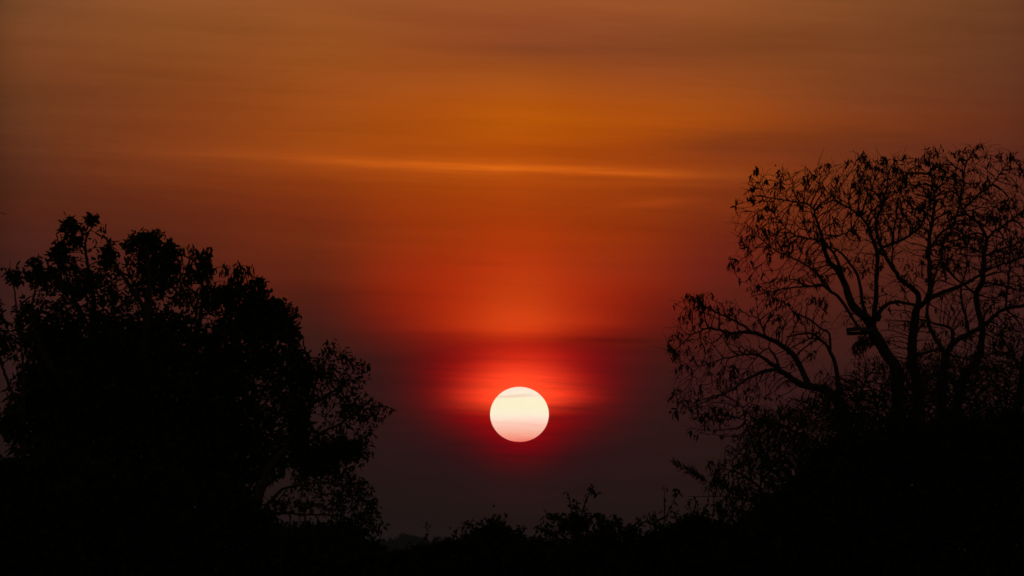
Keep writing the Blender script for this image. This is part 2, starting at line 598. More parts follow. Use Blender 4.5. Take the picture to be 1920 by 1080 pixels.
def twig_tree(limbs, A, step, reach, kill, tip, iters=60, up=0.02, jit=0.15, expo=2.3, keep=0.35):
    """limbs: list of (points, radii). Returns nodes, parents, radii, number of limb nodes, tips"""
    P, par, fixed = [], [], []
    for pts, rad in limbs:
        first = len(P)
        for i, p in enumerate(pts):
            P.append(p)
            par.append(first + i - 1 if i else -1)
            fixed.append(rad[i])
    nfix = len(P)
    P, par = colonise(P, par, A, step, reach, kill, iters, up, jit, keep)
    n = len(P)
    acc = np.zeros(n)
    kids = [[] for _ in range(n)]
    for i in range(nfix, n):
        kids[par[i]].append(i)
    r = np.zeros(n)
    for i in range(n - 1, -1, -1):
        v = acc[i]
        r[i] = (v ** (1 / expo)) if v > 0 else tip
        r[i] = max(r[i], tip)
        if i >= nfix:
            acc[par[i]] += r[i] ** expo * 1.02
    for i in range(nfix):
        r[i] = fixed[i]
    for i in range(nfix, n):
        r[i] = min(r[i], max(tip, r[par[i]] * 0.92))
    return P, par, r, nfix, kids


def twig_mesh(tb, P, par, r, nfix, kids, sides=4):
    done = set()
    order = [i for i in range(nfix)]
    stack = []
    for i in order:
        for k in kids[i]:
            stack.append((i, k))
    while stack:
        a, b = stack.pop()
        pts = [P[a]]
        rr = [min(r[a], r[b] * 1.15)]
        cur = b
        while True:
            pts.append(P[cur])
            rr.append(r[cur])
            ks = kids[cur]
            if not ks:
                break
            ks = sorted(ks, key=lambda q: -r[q])
            for q in ks[1:]:
                stack.append((cur, q))
            cur = ks[0]
        if len(pts) > 2:
            sm = [pts[0]] + [0.5 * pts[i] + 0.25 * (pts[i - 1] + pts[i + 1]) for i in range(1, len(pts) - 1)] + [pts[-1]]
        else:
            sm = pts
        rr[-1] *= 0.6
        tb.add(sm, rr, sides if rr[0] > 0.008 else 3, cap=False)


def clump(p, s, size=48.0, seed=0.0):
    """0..1: where foliage gathers in tufts"""
    v = mnoise.noise(Vector((p[0] / (size * s) + seed, p[1] / (size * s), p[2] / (size * s))))
    return min(1.0, max(0.0, 0.5 + 1.5 * v))


def drop_dirs(n, down=1.0, spread=0.45):
    d = rng.normal(0, spread, (n, 3))
    d[:, 2] -= down
    return d


def hang_clusters(lv, tips, s, n_lo, n_hi, L=(11, 19), Wd=(2.6, 4.2), rad=7.0, down=1.0, spread=0.45):
    """a spray of drooping leaflets at every tip; lengths in photograph pixels, s metres per pixel"""
    for p in tips:
        n = int(rng.integers(n_lo, n_hi + 1))
        if n <= 0:
            continue
        pos = np.asarray(p) + rng.normal(0, rad * s * 0.5, (n, 3))
        lv.add(pos, drop_dirs(n, down, spread), rng.uniform(L[0], L[1], n) * s, rng.uniform(Wd[0], Wd[1], n) * s)


# ------------------------------------------------------------------ ground and sun
def build_ground():
    xs = [-6000, -4000, -2000, -500, -120, -60, -30, -15, 0, 15, 30, 60, 120, 500, 2000, 4000, 6000]
    ys = [-200, -50, 0, 20, 40, 60, 80, 100, 120, 140, 160, 200, 300, 500, 900, 1600, 3000, 4500, 6500]
    V = [(x, y, 0.10 * math.sin(x * 0.13 + 1) * math.cos(y * 0.09) if abs(x) < 100 and 10 < y < 250 else 0.0) for y in ys for x in xs]
    nx = len(xs)
    F = [(j * nx + i, j * nx + i + 1, (j + 1) * nx + i + 1, (j + 1) * nx + i) for j in range(len(ys) - 1) for i in range(nx - 1)]
    tag(mesh_obj('ground', V, F, M_GROUND), kind='structure')


def build_sun():
    R = 30000.0
    c = at(SUN_PX[0], SUN_PX[1], R)
    rx = 55.0 / FOC * R
    rz = 51.6 / FOC * R
    seg, rings = 96, 48
    V, F = [], []
    for j in range(rings + 1):
        th = math.pi * j / rings
        for i in range(seg):
            ph = 2 * math.pi * i / seg
            V.append((rx * math.sin(th) * math.cos(ph), rx * math.sin(th) * math.sin(ph), rz * math.cos(th)))
    for j in range(rings):
        for i in range(seg):
            a, b = j * seg + i, j * seg + (i + 1) % seg
            F.append((a, b, b + seg, a + seg))
    m = bpy.data.materials.new('glowing_sun')
    m.use_nodes = True
    t = NT(m.node_tree)
    for nd in list(t.n):
        t.n.remove(nd)
    co = t.n.new('ShaderNodeTexCoord')
    sp = t.n.new('ShaderNodeSeparateXYZ')
    t.l.new(co.outputs['Object'], sp.inputs[0])
    x = t.m('DIVIDE', sp.outputs[0], rx)
    z = t.m('DIVIDE', sp.outputs[2], rz)
    nz = t.m('SUBTRACT', t.noise(t.xyz(t.m('MULTIPLY', x, 1.2), 0.0, t.m('MULTIPLY', z, 9.0)), 1.0, 4.0, 0.5), 0.5)
    zz = t.m('ADD', z, t.m('MULTIPLY', nz, 0.16))
    f = t.m('MULTIPLY_ADD', zz, 0.5, 0.5, clamp=True)
    stops = [(0.0, (236, 92, 78)), (0.04, (244, 138, 118)), (0.12, (250, 165, 142)), (0.20, (251, 184, 160)), (0.27, (253, 194, 174)), (0.34, (254, 208, 188)),
             (0.42, (255, 226, 204)), (0.50, (253, 238, 208)), (0.60, (252, 240, 203)), (0.76, (252, 240, 203)),
             (0.86, (253, 238, 214)), (1.0, (252, 226, 204))]
    c1 = t.ramp(f, [(p, lin(q)) for p, q in stops])
    band = t.m('MULTIPLY', t.gauss(t.m('ADD', zz, t.m('MULTIPLY', x, -0.03)), 0.655, 0.055), t.m('SUBTRACT', 1.0, t.m('MULTIPLY', t.gauss(x, 0.75, 0.45), 0.7)))
    thin = t.gauss(t.m('ADD', zz, t.m('MULTIPLY', x, 0.08)), -0.36, 0.03)
    k = t.vm('SUBTRACT', (1.0, 1.0, 1.0), t.vm('SCALE', t.xyz(0.07, 0.24, 0.26), scale=band))
    k = t.vm('SUBTRACT', k, t.vm('SCALE', t.xyz(0.01, 0.07, 0.08), scale=thin))
    em = t.n.new('ShaderNodeEmission')
    t.l.new(t.vm('MULTIPLY', c1, k), em.inputs['Color'])
    em.inputs['Strength'].default_value = 1.04
    out = t.n.new('ShaderNodeOutputMaterial')
    t.l.new(em.outputs[0], out.inputs['Surface'])
    o = mesh_obj('sun', V, F, m, None, smooth=True)
    o.location = c
    tag(o, 'pale cream setting sun disc crossed by a thin cloud band', 'sun')


build_ground()
build_sun()


# ------------------------------------------------------------------ right-hand open trees
LIMB = 0.90


def limb_pts(pts, D):
    """pts: (x, y, width px[, depth offset m]) -> world path and radii"""
    s = D / FOC
    wp = [at(p[0], p[1], D + (p[3] if len(p) > 3 else 0.0)) for p in pts]
    rr = [p[2] * LIMB * 0.5 * s for p in pts]
    seg = np.mean([np.linalg.norm(wp[i + 1] - wp[i]) for i in range(len(wp) - 1)])
    per = max(2, int(round(seg / (9 * s))))
    return smooth_path(wp, rr, per, wob=0.6 * s)


def open_tree(name, label, cat, D, trunk, limbs, blobs, n_attr, group=None, leaf_p=0.62, leaf_n=(2, 5), step=9.0, reach=60.0, kill=15.0,
              tip=0.6, mat=None, heavy=0.10, leaf_L=(7, 17), leaf_W=(2.2, 4.0), depth=0.8, up=0.08, extra=None):
    s = D / FOC
    base = at(trunk[0][0], trunk[0][1], D)
    root = empty(name, (base[0], base[1], 0.0))
    tag(root, label, cat, group)
    t0 = [(trunk[0][0], HORIZON_Y + EYE / s * 1.0, trunk[0][2] * 1.5)] + list(trunk)
    t0[0] = (trunk[0][0] + 4, t0[0][1], trunk[0][2] * 1.5)
    tr = limb_pts(t0, D)
    tr[0][0][2] = -0.05
    tb = Tubes()
    tb.add(tr[0], tr[1], 9)
    tb.build('trunk', M_BARK, root)
    paths = [tr]
    for lb in limbs:
        pth = limb_pts(lb, D)
        lt = Tubes()
        lt.add(pth[0], pth[1], 7)
        lt.build('limb', M_BARK, root)
        paths.append(pth)
    A = blob_points(blobs, D, int(n_attr * 2.1), depth)
    step, kill = step * .8, kill * .72
    P, par, r, nfix, kids = twig_tree(paths, A, step * s, reach * s, kill * s, tip * s, 90, up, .2, 2.08, .75)
    tw = Tubes()
    twig_mesh(tw, P, par, r, nfix, kids)
    for i in range(nfix, len(P)):                       # the finest bare twigs
        if r[i] > 1.3 * s or rng.random() > .50:
            continue
        q = P[i] - P[par[i]]
        q = q / (np.linalg.norm(q) + 1e-9) + rng.normal(0, .55, 3) + np.array((0, 0, .25))
        L = rng.uniform(6, 18) * s
        m = P[i] + q * L * .5 + rng.normal(0, 1.2 * s, 3)
        e = P[i] + q * L + np.array((0, 0, -.15 * L))
        tw.add([P[i], m, e], [.45 * s, .40 * s, .28 * s], 3, cap=False)
    tag(tw.build('twigs', M_BARK, root), kind='stuff')
    tips = [P[i] for i in range(nfix, len(P)) if not kids[i]]
    thin = [P[i] for i in range(nfix, len(P)) if kids[i] and r[i] < 1.1 * s]
    zs = np.array([p[2] for p in tips])
    cx, cz = np.mean([p[0] for p in tips]), np.mean(zs)
    ex, ez = np.std([p[0] for p in tips]) + 1e-6, np.std(zs) + 1e-6
    sd = rng.random() * 50

    def prob(p):
        rim = math.hypot((p[0] - cx) / ex, (p[2] - cz) / ez) / 1.7
        return (0.25 + 1.25 * clump(p, s, 34.0, sd)) * min(1.15, 0.40 + 0.60 * rim)
    lv = Leaves()
    hang_clusters(lv, [p for p in tips if rng.random() < leaf_p * .62 * prob(p)], s, leaf_n[0], leaf_n[1] + 1, leaf_L, leaf_W, 5.5)
    hang_clusters(lv, [p for p in tips if rng.random() < heavy * .7 * prob(p)], s, 7, 12, leaf_L, leaf_W, 9.0)
    hang_clusters(lv, [p for p in thin if rng.random() < leaf_p * 0.05 * prob(p)], s, 1, 3, leaf_L, leaf_W, 3.0)
    if extra:
        for (x, y, n, rad) in extra:
            c = at(x, y, D)
            hang_clusters(lv, [c], s, n, n, leaf_L, leaf_W, rad)
    lv.build('foliage', mat or M_DRY, root)
    return root, len(P), lv.count()


stats = []

# leaning tree with two long low limbs reaching towards the sun
stats.append(open_tree(
    'leaning_tree', 'sparse leaning tree whose two long bare limbs arch low towards the sun', 'tree', 116.0,
    [(1590, 900, 26), (1582, 800, 24), (1574, 752, 22)],
    [[(1574, 756, 22), (1550, 733, 20), (1533, 727, 16), (1501, 720, 15, -.1), (1479, 705, 12, -.2), (1457, 690, 10, -.3), (1442, 679, 8, -.3), (1423, 667, 6, -.4), (1397, 664, 4, -.4), (1360, 672, 2.6, -.5), (1320, 684, 1.6, -.5)],
     [(1516, 722, 14), (1504, 695, 12, .1), (1486, 664, 12, .2), (1467, 648, 11, .2), (1442, 635, 9, .3), (1410, 623, 8, .3), (1372, 624, 6, .4), (1328, 616, 4, .4), (1297, 629, 2.4, .4), (1268, 655, 1.5, .4)],
     [(1412, 624, 6, .3), (1388, 607, 5, .5), (1360, 593, 4, .6), (1334, 582, 3, .7), (1306, 566, 1.8, .7)],
     [(1458, 692, 8, -.3), (1429, 697, 7, -.5), (1400, 712, 5, -.6), (1360, 737, 3.4, -.8), (1325, 752, 2.2, -.9), (1290, 765, 1.5, -.9)],
     [(1461, 688, 6, -.2), (1454, 670, 5, 0), (1442, 654, 3.6, .1), (1428, 662, 2.6, .1), (1410, 680, 2, .1)],
     [(1437, 633, 4, .3), (1428, 608, 3.4, .3), (1420, 590, 2, .3)],
     [(1574, 756, 15, .3), (1572, 720, 11, .5), (1567, 689, 9, .6), (1558, 661, 8, .6), (1542, 639, 6, .6), (1523, 626, 5, .7), (1498, 627, 4, .7), (1474, 632, 2.6, .7)],
     [(1557, 660, 6, .6), (1555, 626, 5, .7), (1539, 615, 4, .7), (1517, 598, 4, .8), (1492, 588, 3.4, .8), (1476, 572, 2.6, .9), (1452, 560, 2, .9)],
     [(1543, 640, 4, .6), (1517, 636, 3.4, .5), (1480, 654, 2.4, .5), (1455, 664, 1.6, .4)],
     [(1392, 765, 3, -.3), (1402, 805, 3.4, -.3), (1420, 850, 4, -.2), (1470, 900, 5, 0), (1560, 930, 7, 0)]],
    [(1305, 575, 42, 30, 1.5), (1345, 590, 60, 30), (1275, 655, 28, 38, 1.3), (1300, 620, 50, 30, 1.2), (1360, 640, 70, 22, .8), (1320, 690, 62, 34), (1290, 740, 36, 40, 1.1),
     (1340, 760, 66, 44, .9), (1395, 720, 66, 40, .9), (1330, 800, 45, 28, .5), (1420, 660, 40, 22, .6), (1440, 720, 70, 30, .5), (1400, 790, 60, 40, .5),
     (1420, 600, 45, 30, .4), (1480, 600, 60, 36, .45), (1500, 660, 40, 35, .35), (1460, 560, 55, 25, .5), (1540, 620, 30, 40, .5), (1530, 575, 34, 26, .8), (1500, 600, 50, 20, .6)],
    1500, leaf_p=0.62, leaf_n=(2, 5), heavy=0.08, step=9, kill=13,
    extra=[(1311, 560, 26, 13), (1318, 580, 22, 14), (1288, 586, 8, 6), (1264, 660, 10, 9), (1258, 655, 6, 6), (1282, 752, 14, 10), (1330, 775, 14, 10), (1355, 765, 10, 9), (1270, 730, 6, 6)]))

# tree that carries the board, forking above it
stats.append(open_tree(
    'forked_tree', 'open tree forking above a wedged board into several bare upright limbs', 'tree', 119.0,
    [(1688, 860, 30), (1684, 740, 28), (1682, 694, 25), (1660, 660, 23), (1640, 628, 25)],
    [[(1640, 630, 24), (1627, 600, 20, .2), (1597, 570, 17, .3), (1583, 530, 14, .4), (1567, 503, 12, .4), (1551, 485, 10, .5), (1539, 436, 7, .5), (1530, 410, 5, .6), (1521, 386, 4, .6), (1490, 378, 3.4, .6), (1443, 370, 2.6, .6), (1410, 366, 1.6, .6)],
     [(1618, 622, 7, -.3), (1607, 610, 6, -.4), (1577, 562, 7, -.5), (1553, 543, 6, -.6), (1537, 534, 5, -.7), (1501, 539, 4, -.8), (1470, 541, 3, -.9), (1441, 548, 2, -.9), (1408, 556, 1.4, -1)],
     [(1560, 549, 5, -.6), (1540, 520, 5, -.8), (1517, 500, 4, -.9), (1480, 480, 3.4, -1), (1455, 470, 3, -1), (1420, 440, 2, -1), (1395, 415, 1.4, -1)],
     [(1638, 606, 14, 0), (1639, 590, 12, -.1), (1643, 550, 10, -.2), (1644, 510, 9, -.2), (1645, 476, 9, -.2), (1635, 447, 7, -.3), (1624, 418, 6, -.4), (1603, 397, 4.4, -.5), (1575, 380, 3, -.6), (1545, 355, 2, -.6)],
     [(1645, 480, 7, -.2), (1655, 465, 6.5, 0), (1690, 450, 6, .1), (1718, 433, 5, .2), (1733, 410, 4, .3), (1750, 370, 3, .3), (1762, 330, 2, .3)],
     [(1626, 600, 9, .3), (1617, 567, 8, .5), (1613, 538, 7, .6), (1606, 512, 6, .6), (1582, 480, 5, .7), (1560, 464, 3.4, .8), (1530, 455, 2.2, .8)],
     [(1583, 528, 8, .3), (1574, 497, 7, .2), (1560, 470, 5, .1), (1530, 450, 4, 0), (1490, 440, 3, 0), (1450, 400, 2, 0), (1425, 345, 1.4, 0)],
     [(1645, 600, 12, .1), (1650, 583, 10, .2), (1664, 570, 8, .3), (1684, 566, 7, .5), (1718, 572, 6, .6)],
     [(1612, 450, 4, -.4), (1600, 430, 4, -.2), (1580, 440, 3, 0), (1550, 440, 2.4, .1), (1500, 428, 1.8, .2)]],
    [(1425, 345, 26, 28, 1.4), (1400, 385, 26, 22, 1.0), (1450, 365, 60, 40), (1500, 350, 60, 35, 1.0), (1560, 340, 55, 40, 1.0), (1620, 320, 50, 36, 1.0), (1680, 325, 40, 35, .9),
     (1420, 440, 45, 50, .8), (1400, 500, 34, 30, .9), (1480, 430, 90, 60, .8), (1600, 400, 100, 60, .8), (1700, 390, 60, 60, .7), (1440, 530, 50, 35, .6),
     (1520, 500, 60, 50, .6), (1620, 470, 70, 50, .35), (1380, 495, 16, 14, .8), (1600, 600, 40, 20, .5), (1650, 560, 40, 30, .4)],
    2300, leaf_p=0.50, leaf_n=(2, 5), heavy=0.07, step=9, kill=13,
    extra=[(1424, 402, 20, 8), (1411, 350, 8, 6), (1409, 330, 5, 5), (1420, 318, 8, 6), (1463, 318, 14, 9), (1512, 335, 14, 8), (1530, 328, 9, 6), (1550, 312, 8, 6), (1372, 485, 10, 8),
           (1620, 290, 12, 8), (1660, 295, 10, 7), (1590, 300, 8, 6), (1697, 290, 5, 7), (1480, 450, 12, 8), (1585, 500, 10, 7), (1617, 508, 12, 9), (1700, 330, 18, 11)]))

stats.append(open_tree(
    'upright_tree', 'slender tree just right of the forked one, its trunk rising straight before branching', 'tree', 122.0,
    [(1726, 860, 26), (1722, 740, 24), (1716, 700, 22), (1710, 667, 21), (1713, 617, 19), (1718, 582, 17)],
    [[(1718, 584, 15), (1723, 562, 12, .1), (1713, 543, 11, .2), (1690, 526, 10, .3), (1672, 500, 9, .4), (1654, 467, 8, .4), (1642, 421, 6, .5), (1652, 390, 5, .5), (1660, 360, 4, .6), (1668, 320, 2.4, .6)],
     [(1719, 580, 12), (1740, 563, 10, -.2), (1763, 550, 9, -.3), (1797, 538, 8, -.4), (1830, 520, 6, -.5), (1856, 505, 5, -.6), (1890, 492, 4, -.6), (1930, 480, 3, -.6)],
     [(1736, 566, 11, -.1), (1744, 540, 11, -.1), (1743, 500, 10, 0), (1742, 467, 9, 0), (1745, 433, 8, .1), (1750, 400, 6, .2), (1752, 370, 5, .2), (1746, 330, 3, .2), (1742, 285, 1.6, .2)],
     [(1742, 470, 6, 0), (1762, 440, 5, .3), (1790, 415, 4, .4), (1800, 370, 3, .4), (1805, 320, 2, .4)],
     [(1711, 672, 5), (1735, 662, 6, -.3), (1763, 657, 5, -.4), (1790, 668, 4, -.4), (1825, 676, 3, -.4)],
     [(1672, 502, 4, .4), (1674, 470, 4, .6), (1676, 430, 4, .7), (1684, 380, 3, .7)]],
    [(1650, 350, 50, 50), (1700, 330, 60, 40), (1745, 300, 30, 30), (1760, 370, 70, 60), (1690, 440, 60, 50, .5), (1800, 340, 50, 50), (1840, 400, 70, 50, .8), (1800, 470, 70, 40, .7),
     (1880, 470, 50, 40, .7), (1690, 540, 40, 30, .25), (1780, 620, 50, 40, .6), (1740, 680, 50, 40, .6), (1670, 640, 30, 40, .5), (1690, 600, 30, 26, .5)],
    1900, leaf_p=0.50, leaf_n=(2, 5), heavy=0.07, step=9, kill=14,
    extra=[(1742, 285, 16, 10), (1736, 298, 10, 7), (1768, 310, 20, 11), (1790, 325, 12, 8), (1660, 640, 6, 8), (1742, 640, 8, 9)]))

stats.append(open_tree(
    'wavy_tree', 'thin wavy-stemmed tree standing close behind the straight slender one', 'tree', 117.0,
    [(1766, 860, 24), (1767, 720, 22), (1771, 690, 20), (1773, 663, 18)],
    [[(1773, 668, 15), (1763, 648, 10, .2), (1747, 623, 9, .3), (1740, 600, 8, .4), (1738, 580, 7, .4), (1745, 555, 6, .5), (1752, 520, 5, .6), (1765, 480, 4, .7), (1775, 430, 3, .7)],
     [(1774, 664, 14), (1787, 643, 12, -.2), (1813, 627, 10, -.3), (1840, 613, 10, -.4), (1862, 594, 9, -.5), (1880, 581, 8, -.5), (1920, 572, 7, -.6), (1970, 562, 6, -.6)],
     [(1786, 645, 8, -.1), (1785, 623, 7, .1), (1776, 612, 6, .2), (1757, 608, 5, .2), (1732, 600, 4, .2), (1710, 597, 2.4, .2)],
     [(1816, 626, 7, -.3), (1810, 590, 6, -.4), (1803, 566, 5, -.5), (1802, 540, 4, -.5), (1812, 505, 3, -.5), (1815, 460, 2, -.5)],
     [(1886, 579, 5, -.5), (1889, 545, 5, -.5), (1893, 503, 4, -.5), (1894, 470, 3, -.5), (1905, 430, 2, -.5)],
     [(1842, 611, 5, -.4), (1850, 585, 4, -.6), (1862, 570, 3.4, -.7), (1876, 566, 2, -.7)]],
    [(1760, 520, 40, 40, .5), (1800, 540, 50, 50, .5), (1880, 540, 50, 40, .8), (1790, 440, 50, 40, .7), (1900, 480, 40, 40), (1850, 640, 60, 30, .5), (1720, 600, 30, 30, .4), (1900, 620, 40, 40, .6), (1940, 540, 40, 50), (1870, 600, 50, 30, .7), (1820, 570, 50, 40, .7), (1720, 520, 40, 40, .4)],
    1150, leaf_p=0.50, leaf_n=(2, 5), heavy=0.06, step=9, kill=15))

stats.append(open_tree(
    'tall_tree', 'tallest of the bare-limbed trees, its leafy top reaching highest over the slope', 'tree', 124.0,
    [(1780, 880, 24), (1800, 740, 22), (1813, 697, 19), (1833, 677, 17), (1840, 643, 16)],
    [[(1840, 646, 14), (1842, 613, 13, 0), (1833, 577, 12, .1), (1831, 550, 12, .1), (1843, 523, 12, .1), (1845, 476, 10, .2), (1850, 448, 8, .2), (1835, 420, 6, .3), (1811, 400, 5, .4), (1799, 376, 4, .5), (1790, 340, 3, .5), (1800, 295, 2, .5)],
     [(1849, 452, 6, .2), (1862, 435, 5, 0), (1878, 426, 5, -.1), (1908, 403, 4, -.2), (1940, 380, 3, -.2)],
     [(1801, 380, 4, .5), (1806, 350, 4, .4), (1810, 315, 3, .3), (1828, 275, 1.8, .3)],
     [(1806, 392, 4, .4), (1830, 370, 4, .2), (1860, 345, 3, .1), (1885, 310, 2, 0)],
     [(1831, 552, 6, .1), (1810, 535, 5, .4), (1790, 520, 4, .5), (1770, 500, 3, .6)],
     [(1845, 480, 5, .2), (1870, 470, 5, .5), (1900, 460, 4, .6), (1940, 440, 3, .6)],
     [(1816, 692, 6), (1850, 690, 6, -.5), (1870, 694, 5, -.6), (1888, 700, 3, -.7)]],
    [(1830, 290, 26, 22, 1.2), (1800, 310, 36, 30, 1.0), (1870, 310, 40, 34, 1.0), (1910, 330, 40, 40, 1.0), (1760, 330, 50, 40, .7), (1820, 370, 60, 40, .8), (1890, 400, 50, 50), (1870, 480, 60, 40, .6), (1940, 440, 50, 60), (1780, 480, 50, 40, .5), (1800, 440, 60, 50, .7), (1880, 540, 50, 40, .7)],
    1600, leaf_p=0.50, leaf_n=(2, 5), heavy=0.07, step=9, kill=14,
    extra=[(1836, 272, 12, 6), (1812, 280, 10, 8), (1822, 290, 10, 8), (1800, 290, 14, 10), (1872, 290, 9, 8), (1850, 340, 22, 12), (1862, 405, 24, 14), (1885, 385, 10, 9), (1915, 320, 12, 10)]))

stats.append(open_tree(
    'edge_tree', 'sparse small tree at the far end of the row of bare-limbed trees', 'tree', 114.0,
    [(1895, 860, 18), (1908, 760, 16), (1913, 733, 15), (1917, 700, 13), (1920, 667, 11)],
    [[(1920, 670, 9), (1930, 620, 8), (1945, 560, 6), (1950, 500, 4)],
     [(1916, 700, 6), (1895, 660, 5), (1873, 630, 4), (1850, 620, 2.4)],
     [(1918, 690, 5), (1900, 670, 4, .3), (1870, 660, 3.4, .4), (1845, 672, 2.4, .4)]],
    [(1900, 640, 40, 40), (1950, 540, 40, 60), (1930, 600, 40, 60), (1880, 690, 40, 20)], 380, leaf_p=0.4, step=9, kill=15))

# the board wedged in the fork, and the ragged nest beneath it
bd = at(1612, 622, 118.6)
s = 118.6 / FOC
root = empty('wooden_board', bd)
tag(root, 'weathered two-plank board wedged level in the fork of a tree', 'board')


def box_verts(c, sx, sy, sz, sag=0.0):
    V = []
    n = 6
    for i in range(n + 1):
        t = i / n
        x = c[0] + (t - 0.5) * sx
        j = rng.normal(0, sz * 0.06)
        z = c[2] - sag * (2 * t - 1) ** 2 + j
        for dy, dz in ((-1, -1), (1, -1), (1, 1), (-1, 1)):
            V.append((x, c[1] + dy * sy / 2, z + dz * sz / 2))
    F = [(0, 3, 2, 1), (n * 4, n * 4 + 1, n * 4 + 2, n * 4 + 3)]
    for i in range(n):
        for k in range(4):
            a, b = i * 4 + k, i * 4 + (k + 1) % 4
            F.append((a, b, b + 4, a + 4))
    return V, F


V, F = box_verts(at(1614, 617, 118.5), 54 * s, .14, 7 * s, .008)
mesh_obj('plank', V, F, M_WOOD, root)
V, F = box_verts(at(1613, 624.4, 118.62), 50 * s, .14, 6.4 * s, .005)
mesh_obj('plank', V, F, M_WOOD, root)
tb = Tubes()
tb.add([at(1583, 612, 118.5), at(1582, 598, 118.5)], [.9 * s, .5 * s], 4)
tb.build('splinter', M_WOOD, root)
nest_c = at(1620, 643, 118.7)
root = empty('leaf_nest', nest_c)
tag(root, 'ragged hanging nest of dry leaves and twigs under the wedged board', 'nest')
lv = Leaves()
pts = blob_points([(1626, 638, 20, 12), (1612, 650, 14, 12), (1606, 662, 7, 6, .5)], 118.7, 420, .7)
lv.add(pts, rng.normal(0, 1, (420, 3)) + np.array((-.6, 0, -.9)), rng.uniform(5, 12, 420) * s, rng.uniform(1.2, 2.6, 420) * s)
lv.build('leaf_mat', M_DRY, root)
tb = Tubes()
for i in range(26):
    a = pts[rng.integers(len(pts))]
    d = rng.normal(0, 1, 3) + np.array((-.5, 0, -.8))
    tb.add([a, a + d * 7 * s, a + d * 12 * s + rng.normal(0, .01, 3)], [.6 * s, .5 * s, .3 * s], 3)
tb.build('nest_twigs', M_BARK, root)


# ------------------------------------------------------------------ dense leafy trees
def dense_tree(name, label, cat, D, trunk, limbs, blobs, n_attr, n_fill, group=None, step=13.0, kill=17.0, leaf=((9, 17), (3.4, 5.6)), per=(7, 12), droop=None, mat=None,
               down=0.35, spread=0.9, depth=0.8, core=None, tip=0.6, extra=None, tuft=None, n_tuft=0, clump_px=34.0):
    s = D / FOC
    base = at(trunk[0][0], trunk[0][1], D)
    root = empty(name, (base[0], base[1], 0.0))
    tag(root, label, cat, group)
    t0 = [(trunk[0][0] + 5, HORIZON_Y + EYE / s, trunk[0][2] * 1.4)] + list(trunk)
    tr = limb_pts(t0, D)
    tr[0][0][2] = -0.05
    tb = Tubes()
    tb.add(tr[0], tr[1], 9)
    tb.build('trunk', M_BARK, root)
    paths = [tr]
    for lb in limbs:
        pth = limb_pts(lb, D)
        lt = Tubes()
        lt.add(pth[0], pth[1], 6)
        lt.build('limb', M_BARK, root)
        paths.append(pth)
    A = blob_points(blobs, D, n_attr, depth)
    P, par, r, nfix, kids = twig_tree(paths, A, step * s, 90 * s, kill * s, tip * s, 70, 0.03)
    tw = Tubes()
    twig_mesh(tw, P, par, r, nfix, kids)
    tag(tw.build('twigs', M_BARK, root), kind='stuff')
    lv = Leaves()
    tips = [P[i] for i in range(nfix, len(P)) if not kids[i]]
    thin = [P[i] for i in range(nfix, len(P)) if kids[i] and r[i] < 1.6 * s]
    for grp, p_, (a, b) in ((tips, 1.0, per), (thin, 0.55, (max(1, per[0] // 3), max(2, per[1] // 3)))):
        for p in grp:
            if rng.random() > p_:
                continue
            px = 960 + p[0] / s
            py = HORIZON_Y - (p[2] - EYE) / s
            dr = droop(px, py) if droop else 0.0
            n = int(round(rng.integers(a, b + 1) * (.35 + 1.2 * clump(p, s, clump_px, 7.0))))
            if n < 1:
                continue
            pos = p + rng.normal(0, 5.0 * s, (n, 3))
            dirs = rng.normal(0, spread * (1 - 0.5 * dr), (n, 3))
            dirs[:, 2] -= down + dr
            lv.add(pos, dirs, rng.uniform(leaf[0][0], leaf[0][1], n) * s * (1 + .25 * dr), rng.uniform(leaf[1][0], leaf[1][1], n) * s * (1 - .2 * dr))
    if n_tuft:
        pf = blob_points([(b[0], b[1], b[2] * .95, b[3] * .95, (b[4] if len(b) > 4 else 1.0)) for b in tuft], D, n_tuft, depth)
        pf = pf[[clump(p, s, 15.0, 3.0) > .38 + .3 * rng.random() for p in pf]] + 0.0
        pf += rng.normal(0, 2.5 * s, pf.shape)
        n_tuft = len(pf)
        dirs = rng.normal(0, 1, (n_tuft, 3))
        dirs[:, 2] -= .3
        lv.add(pf, dirs, rng.uniform(8, 15, n_tuft) * s, rng.uniform(4, 7, n_tuft) * s)
    if n_fill:
        pf = blob_points(core or blobs, D, n_fill, depth)
        dirs = rng.normal(0, .9, (n_fill, 3))
        dirs[:, 2] -= .5
        lv.add(pf, dirs, rng.uniform(10, 20, n_fill) * s, rng.uniform(5, 9, n_fill) * s)
    if extra:
        for (x, y, n, rad) in extra:
            hang_clusters(lv, [at(x, y, D)], s, n, n, leaf[0], leaf[1], rad, .4, .8)
    lv.build('foliage', mat or M_LEAF, root)
    return root, len(P), lv.count()


def dr_left(x, y):
    return 0.9 if x > 330 and y < 560 else (0.5 if x > 500 else 0.0)


